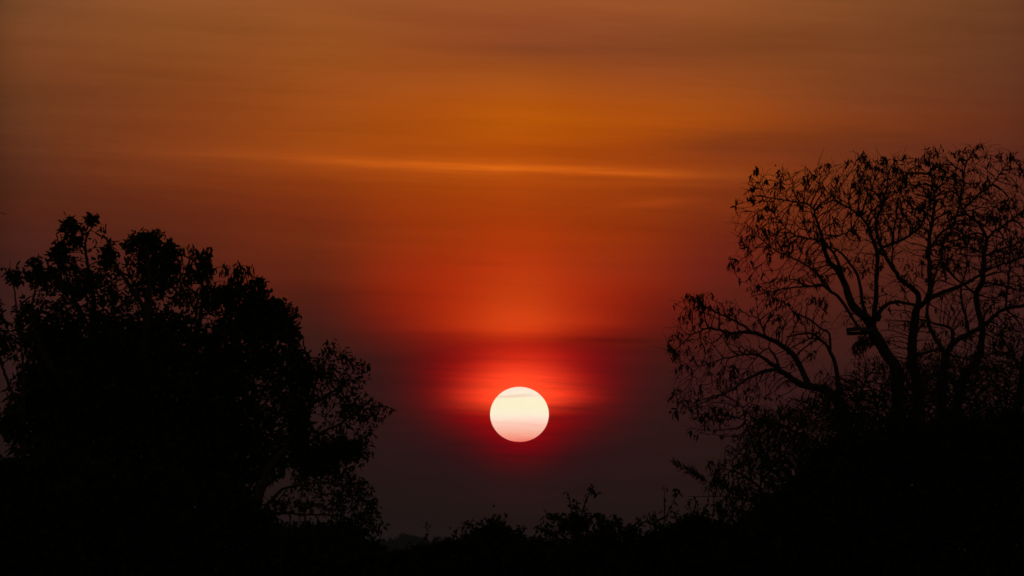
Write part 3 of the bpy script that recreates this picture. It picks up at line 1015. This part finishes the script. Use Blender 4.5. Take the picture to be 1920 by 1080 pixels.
stats.append(dense_tree(
    'broad_tree', 'broad dense leafy tree filling the lower corner opposite the bare-limbed trees', 'tree', 140.0,
    [(250, 960, 60), (240, 860, 54), (235, 800, 48)],
    [[(235, 815, 34), (200, 720, 24, .5), (180, 640, 16, .7), (175, 560, 10, .6), (165, 500, 7, .5), (160, 455, 5, .5), (172, 425, 3, .5)],
     [(236, 810, 34), (262, 700, 26, -.5), (275, 600, 18, -.6), (280, 520, 10, -.6), (272, 460, 5, -.6)],
     [(238, 830, 30), (320, 740, 24, .4), (390, 660, 18, .6), (450, 600, 10, .6), (520, 580, 4, .6)],
     [(234, 840, 30), (150, 760, 22, -.5), (90, 680, 14, -.8), (60, 600, 8, -.9), (66, 540, 4, -.9)],
     [(330, 730, 14, .4), (370, 620, 10, .2), (380, 540, 7, .1), (365, 490, 4, 0)],
     [(160, 470, 4, .5), (145, 450, 4, .6), (128, 424, 2.4, .7)],
     [(182, 640, 8, .7), (140, 560, 7, .8), (118, 500, 4, .9)],
     [(285, 600, 12, -.6), (240, 530, 8, -.7), (205, 480, 4, -.8)],
     [(395, 655, 10, .6), (430, 570, 7, .6), (436, 530, 4, .6), (446, 500, 2.4, .6)]],
    [(128, 420, 14, 8, 4), (124, 432, 13, 7, 3), (172, 412, 17, 8, 4), (186, 424, 9, 4, 3), (144, 452, 17, 11, 3), (115, 475, 24, 26, 1.6), (128, 498, 24, 22, 1.4), (205, 478, 22, 26, 1.2),
     (180, 520, 34, 30, .9), (275, 455, 38, 22, 1.7), (262, 470, 36, 24, 1.3), (310, 470, 26, 24, 1.3), (285, 510, 60, 44, 1.1), (350, 475, 28, 18, .9), (375, 500, 26, 30, 1.0),
     (440, 505, 34, 16, .55), (480, 512, 20, 12, .6), (425, 530, 36, 16, .7), (488, 538, 18, 18, .9), (70, 498, 24, 18, 1.4), (80, 520, 40, 24, 1.2), (35, 522, 20, 14, 1.5), (60, 510, 22, 14, 1.3), (140, 545, 60, 40, 1),
     (50, 590, 28, 28, .9), (60, 640, 40, 60, 1), (110, 600, 60, 50, 1), (220, 590, 110, 70, 1), (340, 560, 80, 60, 1), (430, 575, 60, 46, 1.1), (480, 590, 50, 45, 1.2), (535, 588, 32, 22, 1.5), (545, 630, 22, 40, 1.0), (470, 640, 80, 60, 1.1),
     (520, 640, 40, 50, 1.1), (160, 700, 120, 90, .9), (320, 680, 130, 90, 1), (440, 740, 110, 90, 1), (80, 760, 70, 90, .9), (200, 820, 150, 90, .7), (400, 850, 120, 70, .8), (520, 730, 40, 60, .9), (540, 830, 35, 50, .7)],
    5200, 17000, droop=dr_left, step=11, kill=12, per=(7, 12),
    core=[(220, 650, 120, 60), (300, 630, 90, 50, .7), (290, 530, 40, 30, .4), (450, 650, 70, 60, .8), (160, 720, 130, 90), (330, 740, 160, 90), (100, 800, 90, 100), (260, 860, 200, 100), (440, 840, 110, 90), (110, 620, 50, 50, .6), (470, 600, 60, 30, .6)],
    n_tuft=11000, tuft=[(128, 417, 13, 9, 1.5), (120, 433, 11, 5), (150, 430, 10, 4), (172, 412, 15, 7, 1.5), (184, 424, 10, 3.5), (142, 450, 15, 9, 1.4), (113, 474, 21, 25, 1.4), (126, 496, 20, 18), (206, 462, 12, 12), (205, 486, 20, 18, 1.1),
                       (64, 494, 14, 10), (90, 516, 34, 20), (34, 522, 16, 11, 1.2), (56, 512, 16, 9, 1.2), (140, 540, 34, 22, .7), (180, 524, 26, 18, .7), (276, 445, 22, 10, 1.3), (250, 462, 20, 12, 1.3), (285, 468, 32, 22, 1.4), (318, 468, 14, 16, 1.2), (300, 495, 50, 26, 1.2),
                       (376, 480, 20, 16, .8), (380, 510, 24, 26, .9), (484, 530, 14, 10), (508, 525, 8, 5, .6), (450, 555, 66, 26, 1.1), (520, 575, 30, 16, 1.2), (546, 585, 14, 12, 1.2), (535, 615, 26, 26, 1.2), (500, 600, 50, 40), (548, 640, 14, 26, .8),
                       (50, 588, 18, 16, .6), (70, 640, 34, 30, .7), (60, 700, 30, 20, .5), (520, 690, 40, 40, .5), (540, 760, 24, 30, .6)]))

stats.append(dense_tree(
    'drooping_tree', 'smaller drooping-leaved tree overlapping the broad tree on the side nearest the sun', 'tree', 124.0,
    [(462, 1030, 26), (470, 980, 24), (500, 890, 18), (535, 845, 15), (563, 815, 12)],
    [[(563, 818, 10), (575, 781, 9), (585, 759, 8), (613, 742, 5), (640, 722, 3), (660, 700, 2)],
     [(575, 782, 7), (583, 745, 6, .3), (600, 700, 4, .4), (620, 660, 2, .4)],
     [(540, 842, 9), (581, 828, 7, -.2), (607, 809, 6, -.3), (641, 793, 5, -.4), (668, 772, 4, -.5), (700, 765, 3, -.5), (722, 762, 2.4, -.5), (740, 768, 1.6, -.5)],
     [(474, 975, 9), (506, 941, 7, -.3), (528, 919, 6, -.4), (556, 911, 5, -.5), (610, 905, 4, -.5), (660, 920, 3, -.5), (695, 950, 2, -.5)],
     [(468, 990, 8), (508, 966, 6, .3), (535, 962, 5, .4), (570, 965, 4, .4), (630, 966, 3, .4), (690, 985, 2, .4)],
     [(607, 809, 4, -.3), (640, 830, 4, -.2), (680, 850, 3, -.1)]],
    [(618, 652, 16, 14, 1.5), (640, 665, 16, 14, 1.4), (668, 683, 22, 12, 1.3), (690, 692, 9, 12, 1.0), (595, 690, 34, 34, .8), (625, 700, 36, 26, .8), (655, 715, 30, 24, .8), (590, 735, 34, 24, .9), (630, 740, 40, 18, 1.0),
     (662, 765, 34, 24, 1.1), (700, 755, 20, 12, 1.3), (724, 768, 18, 9, 1.6), (690, 785, 24, 18, 1.2), (645, 830, 48, 36, .9), (683, 815, 14, 14, 1), (682, 850, 14, 24, 1.1), (620, 860, 46, 30, 1.0), (590, 840, 40, 40, .9), (575, 880, 40, 26, .9),
     (640, 885, 30, 22, 1.0), (660, 920, 36, 20, 1.0), (590, 920, 34, 14, .6), (685, 940, 24, 24, .9), (640, 950, 44, 18, .9), (700, 978, 14, 26, 1.0), (660, 985, 50, 22, 1.0), (560, 950, 30, 10, .5), (555, 990, 34, 14, .4), (600, 1000, 60, 20, 1.1), (622, 780, 22, 14, .35), (540, 945, 34, 14, .6), (575, 940, 30, 14, .7)],
    3600, 3600, droop=lambda x, y: 0.35, step=9, kill=9.5, per=(5, 9), clump_px=26.0, leaf=((7, 13), (3.4, 5.4)),
    core=[(590, 860, 40, 30), (650, 840, 30, 20, .6), (600, 1010, 80, 24, 2), (560, 700, 24, 50), (560, 800, 20, 60), (640, 1000, 50, 14, 1.5)]))

stats.append(dense_tree(
    'slim_tree', 'slim young tree with two thin leaning stems and separate leaf tufts at the outer edge', 'tree', 118.0,
    [(45, 880, 12), (40, 800, 10), (35, 760, 9)],
    [[(36, 764, 7), (22, 735, 7), (9, 700, 6), (3, 680, 5), (-8, 640, 4), (-12, 600, 3)],
     [(44, 790, 6), (43, 700, 5, .3), (38, 632, 4, .3), (31, 581, 4, .3), (27, 545, 3, .3), (20, 515, 2, .3), (19, 488, 1.0, .3)],
     [(-8, 640, 3), (-20, 560, 3), (-30, 480, 2.4), (-24, 404, 2), (13, 401, 1.0)],
     [(4, 682, 3), (24, 668, 2), (40, 655, 1.2)],
     [(30, 580, 1.5, .3), (42, 562, 1.0, .3)],
     [(32, 606, 1.5, .3), (12, 604, 1.0, .3)]],
    [(20, 512, 16, 12, 2), (32, 518, 12, 10, 1), (0, 592, 12, 16, 1.5), (6, 625, 14, 30, 1.2), (20, 655, 24, 20, 1), (0, 660, 20, 30, 1), (36, 600, 8, 14, .3), (50, 620, 20, 20, .6), (-20, 600, 30, 50, .6), (16, 755, 18, 8, .5), (20, 790, 30, 26, 1), (5, 730, 12, 8, .5)],
    420, 260, step=10, kill=12, per=(4, 9), core=[(20, 512, 12, 8), (6, 640, 16, 24), (20, 800, 36, 24), (0, 592, 8, 12)]))


# ------------------------------------------------------------------ shrubs and undergrowth
def shrub(name, label, D, blobs, n_leaf, n_twig, group=None, cat='shrub', leaf=((9, 17), (4, 7)), mat=None, sprigs=(), depth=1.0, down=0.2, spread=1.0, ragged=1.0, inner_part=.5, skirt_top=None):
    """blobs as above; everything grows from one base on the ground. sprigs: traced stems that stick out, (points, leaves per node)"""
    s = D / FOC
    cx = sum(b[0] for b in blobs) / len(blobs)
    b0 = at(cx, 1000, D)
    root = empty(name, (b0[0], b0[1], 0.0))
    tag(root, label, cat, group)
    base = np.array((b0[0], b0[1], 0.0))
    st = Tubes()
    lv = Leaves()
    ends = blob_points(blobs, D, n_twig, depth, shell=0.55)
    nst = 7
    hubs = []
    for i in range(nst):
        b = blobs[i % len(blobs)]
        c = at(b[0] + rng.normal(0, b[2] * .25), b[1] + b[3] * .5, D + rng.normal(0, .25))
        p0 = base + np.array((rng.normal(0, .12), rng.normal(0, .12), -0.04))
        mid = 0.5 * (p0 + c) + np.array((0, 0, .12)) + rng.normal(0, .07, 3)
        pts, rr = smooth_path([p0, mid, c], [2.6 * s, 1.9 * s, 1.1 * s], 5, 0.4 * s)
        st.add(pts, rr, 5)
        hubs.append((pts, rr))
    allp = np.array([p for h, _ in hubs for p in h[4:]])
    tipl = []
    for e in ends:
        dd = np.linalg.norm(allp - e, axis=1) + 0.35 * np.maximum(0, allp[:, 2] - e[2])
        a = allp[np.argmin(dd)]
        out = (e - a) * (1 + 0.12 * ragged * rng.random())
        m = a + out * .5 + rng.normal(0, 3 * s, 3) + np.array((0, 0, .03))
        q = a + out
        st.add([a, m, q], [1.0 * s, .7 * s, .4 * s], 3, cap=False)
        for t in (.45, .65, .85, 1.0):
            tipl.append(a + out * t + rng.normal(0, 1.5 * s, 3))
    tipl = np.array(tipl)
    k = int(n_leaf * (1 - inner_part))
    pick = tipl[rng.integers(len(tipl), size=k)] + rng.normal(0, 4.5 * s, (k, 3))
    d = rng.normal(0, spread, (k, 3))
    d[:, 2] -= down
    lv.add(pick, d, rng.uniform(*leaf[0], k) * s, rng.uniform(*leaf[1], k) * s)
    inner = [(b[0], b[1] + b[3] * .12, b[2] * .86, b[3] * .86, (b[4] if len(b) > 4 else 1)) for b in blobs]
    pf = blob_points(inner, D, n_leaf - k, depth)
    d = rng.normal(0, 1, (len(pf), 3))
    lv.add(pf, d, rng.uniform(*leaf[0], len(pf)) * s * 1.15, rng.uniform(*leaf[1], len(pf)) * s * 1.25)
    # the skirt: foliage down to the ground
    x0 = min(b[0] - b[2] for b in blobs)
    x1 = max(b[0] + b[2] for b in blobs)
    ytop = min(b[1] for b in blobs)
    ybot = HORIZON_Y + EYE / s
    nsk = int(n_leaf * .5)
    px = rng.uniform(x0, x1, nsk)
    mid_y = np.array([min((b[1] + 0.35 * b[3] for b in blobs if abs(b[0] - q) < b[2]), default=ybot - 120) for q in px])
    if skirt_top:
        mid_y = np.maximum(mid_y, skirt_top + rng.normal(0, 5, nsk))
    py = mid_y + (ybot - 10 - mid_y) * rng.random(nsk) ** 1.2
    sk = np.array([at(a, b_, D + rng.normal(0, .35)) for a, b_ in zip(px, py)])
    d = rng.normal(0, 1, (nsk, 3))
    lv.add(sk, d, rng.uniform(*leaf[0], nsk) * s * 1.3, rng.uniform(*leaf[1], nsk) * s * 1.5)
    for pts, nl in sprigs:
        wp = [at(p[0], p[1], D) for p in pts]
        r0 = pts[0][2] if len(pts[0]) > 2 else 2.4
        rr = [r0 * .5 * s * (1 - .7 * i / (len(wp) - 1)) for i in range(len(wp))]
        q, rq = smooth_path(wp, rr, 4, 0.4 * s)
        st.add(q, rq, 4)
        for i, p in enumerate(q):
            if i < len(q) * .3:
                continue
            n = int(rng.poisson(nl))
            if i == len(q) - 1:
                n += 2
            if n:
                lv.add(p + rng.normal(0, 2.5 * s, (n, 3)), drop_dirs(n, .55, .7), rng.uniform(8, 15, n) * s, rng.uniform(2.8, 4.6, n) * s)
    st.build('stem', M_BARK, root)
    lv.build('foliage', mat or M_BUSH, root)
    return root, 0, lv.count()


GR = 'dense bushes on the dark slope under the bare-limbed trees'
slope_lab = [
    ('lowest rounded bush at the foot of the slope, just past the plume of fine twigs', 113.0, [(1410, 1010, 60, 50), (1385, 990, 30, 34), (1440, 960, 40, 40)], 5200),
    ('dark bush partway up the slope, behind the lowest rounded one', 121.0, [(1490, 930, 60, 60), (1460, 970, 50, 50), (1530, 900, 50, 50)], 6000),
    ('dark bush directly beneath the leaning tree', 112.0, [(1560, 870, 70, 70), (1600, 830, 60, 50), (1540, 960, 80, 60)], 7600),
    ('dark bush round the foot of the forked tree', 112.5, [(1660, 840, 70, 66), (1700, 800, 60, 40), (1640, 950, 90, 70)], 7600),
    ('dark bush round the foot of the wavy-stemmed tree', 112.0, [(1770, 830, 70, 80), (1810, 800, 50, 50), (1750, 950, 90, 70)], 7600),
    ('dark bush at the upper end of the slope, below the tallest tree', 112.5, [(1870, 830, 70, 80), (1910, 800, 60, 60), (1860, 950, 90, 70)], 7600),
]
for lab, D, bl, n in slope_lab:
    bl = [(b[0], b[1] + 16, b[2], b[3]) for b in bl]
    stats.append(shrub('bush', lab, D, bl, n, 420, GR, 'bush', leaf=((7, 15), (2.6, 5.2)), ragged=4.5))

# thin twiggy growth along the upper edge of the slope
stats.append(open_tree(
    'twiggy_shrub', 'see-through twiggy shrub with hanging leaves at the near edge of the slope', 'shrub', 115.5,
    [(1460, 1000, 10), (1440, 950, 9), (1425, 915, 8)],
    [[(1428, 918, 6), (1405, 898, 5), (1380, 885, 4), (1350, 876, 2), (1324, 862, 1)],
     [(1440, 950, 5), (1400, 938, 4), (1350, 931, 2), (1290, 931, 1)],
     [(1425, 916, 5), (1430, 870, 4), (1420, 830, 3), (1400, 815, 2), (1372, 830, 1.4)],
     [(1430, 900, 5), (1470, 850, 4), (1500, 800, 3), (1520, 770, 2)],
     [(1410, 900, 4), (1400, 860, 3), (1365, 835, 2)]],
    [(1370, 880, 45, 24), (1350, 915, 30, 24, 1.2), (1390, 920, 40, 30, 1.2), (1390, 850, 34, 30, .8), (1430, 860, 40, 50), (1450, 820, 50, 40, 1), (1480, 800, 50, 40, 1), (1360, 950, 24, 24, 1.2), (1500, 770, 40, 24, .7), (1430, 930, 40, 30, 1.4), (1400, 960, 50, 26, 1.3), (1460, 880, 50, 40, 1.2)],
    1700, leaf_p=.8, leaf_n=(2, 4), kill=11, step=9, leaf_L=(9, 15), leaf_W=(3, 4.4), mat=M_LEAF))
stats.append(open_tree(
    'twiggy_shrub', 'bare spiky shrub tangled around the bases of the bare-limbed trunks', 'shrub', 114.5,
    [(1640, 900, 10), (1640, 850, 9)],
    [[(1640, 860, 6), (1590, 800, 5), (1560, 770, 3)], [(1640, 852, 6), (1650, 800, 5), (1640, 750, 3)], [(1642, 860, 6), (1700, 790, 5), (1720, 740, 3)],
     [(1645, 880, 6), (1760, 790, 5), (1800, 730, 3)], [(1645, 885, 6), (1840, 790, 5), (1880, 730, 3)]],
    [(1560, 770, 60, 40), (1630, 745, 60, 34), (1700, 730, 50, 36), (1770, 720, 60, 36), (1840, 720, 50, 40), (1900, 740, 40, 40), (1600, 720, 30, 30, .5), (1650, 790, 100, 40), (1700, 700, 60, 30, .6), (1800, 700, 90, 30, .8)],
    1900, leaf_p=.3, leaf_n=(1, 3), kill=11, step=9, heavy=0.0, leaf_L=(9, 15), leaf_W=(2.2, 3.4), up=.12, mat=M_LEAF))

stats.append(open_tree(
    'twiggy_shrub', 'thick tangle of fine twigs filling the space between the forked trunk and the leaning one', 'shrub', 113.6,
    [(1590, 900, 9), (1590, 860, 8)],
    [[(1590, 870, 6), (1570, 800, 5), (1520, 760, 3), (1480, 745, 2)], [(1592, 868, 6), (1600, 780, 5), (1625, 710, 3)], [(1590, 880, 6), (1530, 830, 5), (1470, 800, 3), (1420, 780, 2)],
     [(1594, 880, 6), (1660, 800, 5), (1690, 730, 3)]],
    [(1510, 775, 60, 36, 1.1), (1450, 800, 50, 36), (1580, 740, 60, 40, 1), (1640, 715, 50, 40, .8), (1420, 850, 50, 40, 1.2), (1500, 840, 70, 50, 1.4), (1600, 790, 80, 40, 1.4), (1690, 725, 50, 50), (1640, 690, 40, 30, .5), (1560, 720, 50, 26, .6), (1580, 780, 90, 40, 1.5), (1650, 760, 100, 34, 1.2)],
    3400, leaf_p=.45, leaf_n=(1, 4), kill=10, step=9, heavy=0.03, leaf_L=(6, 13), leaf_W=(2, 3.6), up=.12, mat=M_LEAF))
stats.append(open_tree(
    'twiggy_shrub', 'tall tangle of fine twigs in front of the tallest tree, thinning out upwards', 'shrub', 112.8,
    [(1830, 900, 9), (1828, 850, 8)],
    [[(1828, 856, 6), (1780, 790, 5), (1745, 740, 4), (1725, 690, 2)], [(1828, 852, 6), (1835, 780, 5), (1815, 700, 3)], [(1830, 860, 6), (1880, 780, 5), (1895, 700, 3), (1900, 660, 2)],
     [(1830, 866, 6), (1920, 790, 4), (1935, 720, 3)]],
    [(1740, 715, 50, 50, .9), (1800, 725, 60, 50), (1860, 725, 60, 50, 1.1), (1910, 710, 40, 60, 1.1), (1780, 780, 100, 40, 1.3), (1880, 780, 80, 40, 1.3), (1880, 650, 40, 30, .4), (1760, 680, 60, 36, .8), (1840, 680, 60, 36, .8), (1900, 690, 40, 40, .8), (1780, 740, 110, 30, 1.2)],
    3500, leaf_p=.4, leaf_n=(1, 3), kill=10, step=9, heavy=0.02, leaf_L=(6, 13), leaf_W=(2, 3.6), up=.12, mat=M_LEAF))

# plume of fine twigs poking out of the slope
D = 113.5
s = D / FOC
pl0 = at(1352, 915, D)
root = empty('feathery_plume', (pl0[0] + .3, D, 0.0))
tag(root, 'arching stem with a feathery plume of fine twigs, pointing towards the sun', 'plant')
tb = Tubes()
q, rq = smooth_path([(pl0[0] + .3, D, -.03), at(1400, 1000, D), at(1352, 916, D), at(1325, 903, D), at(1300, 888, D), at(1268, 872, D)], [.012, .011, .008, .006, .005, .002], 6)
tb.add(q, rq, 5)
tb.build('stem', M_BARK, root)
lv = Leaves()
qa = np.array(q)
sel = qa[len(qa) // 2 + 3:]
n = 80
k = rng.integers(len(sel), size=n)
dd = rng.normal(0, .25, (n, 3)) + np.array((-.55, 0, .75))
lv.add(sel[k] + rng.normal(0, 1.5 * s, (n, 3)), dd, rng.uniform(10, 24, n) * s, rng.uniform(.9, 1.6, n) * s)
n = 60
k = rng.integers(len(sel), size=n)
lv.add(sel[k], rng.normal(0, .3, (n, 3)) + np.array((-.5, 0, -.3)), rng.uniform(6, 14, n) * s, rng.uniform(.9, 1.6, n) * s)
lv.build('plume', M_DRY, root)

# bushes along the bottom of the gap under the sun
stats.append(shrub('shrub', 'low rounded shrub directly below the sun', 128.0,
    [(925, 995, 34, 26), (895, 1010, 34, 24), (955, 1012, 36, 22), (930, 1040, 90, 30)], 3000, 110,
    sprigs=[([(870, 1020, 2.4), (868, 1000), (866, 980)], 1.2), ([(935, 1000, 2.4), (934, 980), (936, 964)], 1.6), ([(905, 1000, 2.2), (890, 985), (880, 981)], 1.6), ([(965, 1010, 2.2), (975, 995), (978, 988)], 1.3), ([(920, 990, 2), (915, 975), (925, 970)], 1.3)], inner_part=0.35, skirt_top=1022, leaf=((8, 14), (3.5, 5.5))))
stats.append(shrub('shrub', 'tallest thin shrub in the gap, one bent sprig rising highest towards the sun', 121.0,
    [(1090, 1040, 70, 18), (1075, 975, 30, 24, .5), (1050, 1000, 30, 26, .5), (1104, 992, 34, 30, .6)], 1350, 70,
    sprigs=[([(1088, 1045, 5), (1086, 1000), (1092, 960), (1100, 935), (1110, 915)], .8), ([(1082, 1040, 4), (1078, 1000), (1072, 960), (1066, 930), (1062, 922)], .7),
            ([(1090, 1010, 3), (1100, 980), (1118, 962), (1128, 970)], 1.2), ([(1080, 1010, 3), (1060, 985), (1040, 965), (1022, 962)], 1.6), ([(1088, 990, 3), (1080, 955), (1082, 938)], 1.8),
            ([(1070, 1030, 3), (1052, 1000), (1046, 975), (1034, 968)], 1.8), ([(1100, 1030, 3), (1112, 995), (1122, 975)], 1.5), ([(1094, 1020, 3), (1104, 985), (1098, 960)], 1.6),
            ([(1106, 925, 1.6), (1116, 922), (1118, 926)], 1.4), ([(1102, 932, 1.6), (1106, 918), (1104, 914)], 1.2), ([(1060, 1020, 2.4), (1036, 1000), (1024, 990), (1016, 988)], 1.3)],
    inner_part=0.12, skirt_top=1034, leaf=((8, 14), (3.2, 5)), depth=.8))
stats.append(shrub('shrub', 'low dark shrub filling the space between the rounded shrub and the tallest thin one', 119.0,
    [(1010, 1025, 36, 18), (985, 1035, 40, 16), (1030, 1040, 40, 16)], 1500, 60,
    sprigs=[([(1005, 1025, 2.2), (1004, 1000), (1010, 988)], 1.4), ([(1035, 1020, 2), (1030, 1000), (1036, 990)], 1.2)], leaf=((8, 14), (3.5, 5.5))))
stats.append(shrub('shrub', 'thin-leaved shrub next after the tallest sprig, away from the sun', 123.0,
    [(1150, 1030, 36, 18, 1), (1150, 992, 30, 26, .7), (1130, 1005, 24, 24, .5), (1185, 1000, 24, 24, .5), (1180, 1035, 40, 16)], 1350, 70,
    sprigs=[([(1150, 1030, 3), (1146, 990), (1152, 965)], 1.6), ([(1135, 1030, 3), (1128, 1000), (1134, 975)], 1.5), ([(1165, 1030, 3), (1172, 1000), (1188, 985)], 1.5), ([(1180, 1030, 2.4), (1194, 1000), (1197, 972)], 1.2)],
    inner_part=0.15, skirt_top=1034, leaf=((8, 14), (3.2, 5))))
stats.append(shrub('shrub', 'wide leafy shrub with one bare upright stem forking above it', 117.0,
    [(1240, 1000, 30, 24, .8), (1225, 1020, 34, 24), (1265, 1010, 34, 26), (1240, 1040, 70, 26)], 2300, 90,
    sprigs=[([(1240, 1000, 3), (1246, 975), (1246, 940), (1246, 912)], .5), ([(1248, 972, 2.2), (1260, 945), (1268, 926)], .7), ([(1268, 930, 1.8), (1272, 922), (1264, 918)], 2.0), ([(1225, 1005, 2.4), (1218, 980), (1212, 972)], 1.6),
            ([(1255, 1000, 2.4), (1228, 975), (1225, 958)], 1.5), ([(1215, 1010, 2), (1200, 990), (1196, 982)], 1.5)], inner_part=0.3, skirt_top=1022, leaf=((8, 15), (3.5, 5.5))))
stats.append(shrub('shrub', 'dense leafy shrub where the gap meets the foot of the slope', 115.0,
    [(1300, 985, 34, 30), (1285, 1010, 34, 30), (1335, 1000, 34, 30), (1310, 1040, 60, 30)], 3400, 110,
    sprigs=[([(1300, 985, 2.6), (1296, 958), (1290, 938)], 1.4), ([(1318, 985, 2.4), (1320, 958), (1328, 945)], 1.4), ([(1280, 990, 2.4), (1268, 970), (1262, 960)], 1.5), ([(1306, 975, 2.2), (1308, 950), (1302, 940)], 1.4), ([(1330, 980, 2.2), (1340, 960), (1338, 948)], 1.4)], inner_part=0.35, skirt_top=1022, leaf=((8, 15), (3.5, 5.5))))
stats.append(shrub('shrub', 'scraggy low shrub in front of the faint far wood', 126.0,
    [(800, 1033, 36, 12), (835, 1028, 30, 14, .8), (855, 1030, 30, 16), (770, 1042, 40, 10)], 1500, 60,
    sprigs=[([(802, 1030, 2), (800, 1005), (804, 985)], .5), ([(792, 1030, 1.8), (794, 1012), (800, 1002)], .6), ([(850, 1020, 2), (848, 1004), (852, 996)], 1.0)], leaf=((7, 13), (3, 5))))
stats.append(shrub('shrub', 'flat-topped low shrub beside the drooping tree, under the faint far wood', 122.0,
    [(735, 1046, 40, 12), (705, 1030, 20, 16), (760, 1050, 40, 10), (680, 1030, 40, 24)], 1700, 60, leaf=((7, 13), (3, 5))))

GL = 'dense bushes at the foot of the broad leafy tree'
for lab, D, bl, n in [
    ('dark bush at the foot of the drooping tree', 118.0, [(600, 1035, 60, 34), (560, 1025, 50, 30), (640, 1035, 40, 28)], 4200),
    ('dark bush between the drooping tree and the trunk of the broad tree', 119.0, [(480, 1000, 60, 60), (430, 950, 60, 60), (510, 1030, 60, 40)], 6200),
    ('dark bush in front of the trunk of the broad tree', 119.0, [(350, 960, 70, 70), (290, 930, 70, 70), (330, 1010, 90, 60)], 7000),
    ('dark bush between the broad tree trunk and the slim young tree', 119.0, [(200, 960, 70, 80), (150, 910, 70, 70), (190, 1010, 90, 60)], 7000),
    ('dark bush beneath the slim young tree at the outer edge', 115.0, [(60, 920, 60, 70), (10, 900, 50, 60), (50, 1000, 80, 60), (100, 880, 50, 60)], 7000)]:
    stats.append(shrub('bush', lab, D, bl, n, 120, GL, 'bush'))


# ------------------------------------------------------------------ the far wood, one mass of small crowns
def far_wood():
    D = 2600.0
    s = D / FOC
    lv = Leaves()
    xs = np.arange(560, 1420, 9.0)
    for x in xs:
        top = 1010 + 5 * math.sin(x * .031) + rng.normal(0, 3.5)
        if 765 < x < 785:
            top -= 7
        if 815 < x < 830:
            top -= 5
        rx = rng.uniform(7, 13)
        h = HORIZON_Y - top
        n = 240
        dd = D + rng.uniform(0, 60)
        v = rng.normal(size=(n, 3))
        v /= np.linalg.norm(v, axis=1, keepdims=True)
        v *= rng.random(n)[:, None] ** .33
        c = at(x, top + h * .5 + 2, dd)
        p = c + v * np.array((rx * s, rx * s, h * .55 * s))
        lv.add(p, rng.normal(0, 1, (n, 3)), rng.uniform(3.5, 7, n) * s, rng.uniform(2.5, 4.5, n) * s)
    V = np.concatenate(lv.parts).reshape(-1, 3)
    V[:, 2] = np.maximum(V[:, 2], -0.5)
    n = len(V) // 6
    i = np.arange(n) * 6
    F = np.concatenate([np.stack([i, i + 1, i + 2, i + 3], 1), np.stack([i, i + 3, i + 4, i + 5], 1)])
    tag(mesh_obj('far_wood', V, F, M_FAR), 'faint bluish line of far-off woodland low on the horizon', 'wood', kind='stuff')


far_wood()


# ------------------------------------------------------------------ low scrub covering the ground behind the bushes
def scrub():
    lv = Leaves()
    for D0, n, top in ((137.0, 9000, 1046), (150.0, 9000, 1043), (175.0, 8000, 1042)):
        s = D0 / FOC
        px = rng.uniform(-420, 2340, n)
        hgt = (HORIZON_Y + EYE / s) - (top + 5 * np.sin(px * .045 + D0) + 4 * np.sin(px * .11 + D0) + rng.normal(0, 2, n))
        f = rng.random(n) ** .7
        p = np.stack([(px - 960) * s, D0 + rng.uniform(-3, 3, n), hgt * f * s], 1)
        d = rng.normal(0, .6, (n, 3)) + np.array((0, 0, .5))
        lv.add(p, d, rng.uniform(14, 26, n) * s, rng.uniform(6, 11, n) * s)
    tag(lv.build('scrub', M_BUSH, None), 'low dense scrub covering the dark ground behind the bushes', 'scrub', kind='stuff')


scrub()


# ------------------------------------------------------------------ evening haze
def haze():
    x, y0, y1, z0, z1 = 6800.0, -400.0, 7200.0, -1.2, 15.0
    V = [(-x, y0, z0), (x, y0, z0), (x, y1, z0), (-x, y1, z0), (-x, y0, z1), (x, y0, z1), (x, y1, z1), (-x, y1, z1)]
    F = [(0, 3, 2, 1), (4, 5, 6, 7), (0, 1, 5, 4), (1, 2, 6, 5), (2, 3, 7, 6), (3, 0, 4, 7)]
    m = bpy.data.materials.new('evening_haze')
    m.use_nodes = True
    t = m.node_tree
    for nd in list(t.nodes):
        t.nodes.remove(nd)
    v = t.nodes.new('ShaderNodeVolumePrincipled')
    v.inputs['Color'].default_value = (0.60, 0.55, 0.95, 1)
    v.inputs['Density'].default_value = 7e-5
    v.inputs['Anisotropy'].default_value = 0.0
    o = t.nodes.new('ShaderNodeOutputMaterial')
    t.links.new(v.outputs[0], o.inputs['Volume'])
    tag(mesh_obj('haze', V, F, m), 'thin evening haze lying over the whole plain', 'haze', kind='stuff')


haze()
print('STATS', [(r.name, a, b) for r, a, b in stats], 'leaves', sum(b for _, _, b in stats))
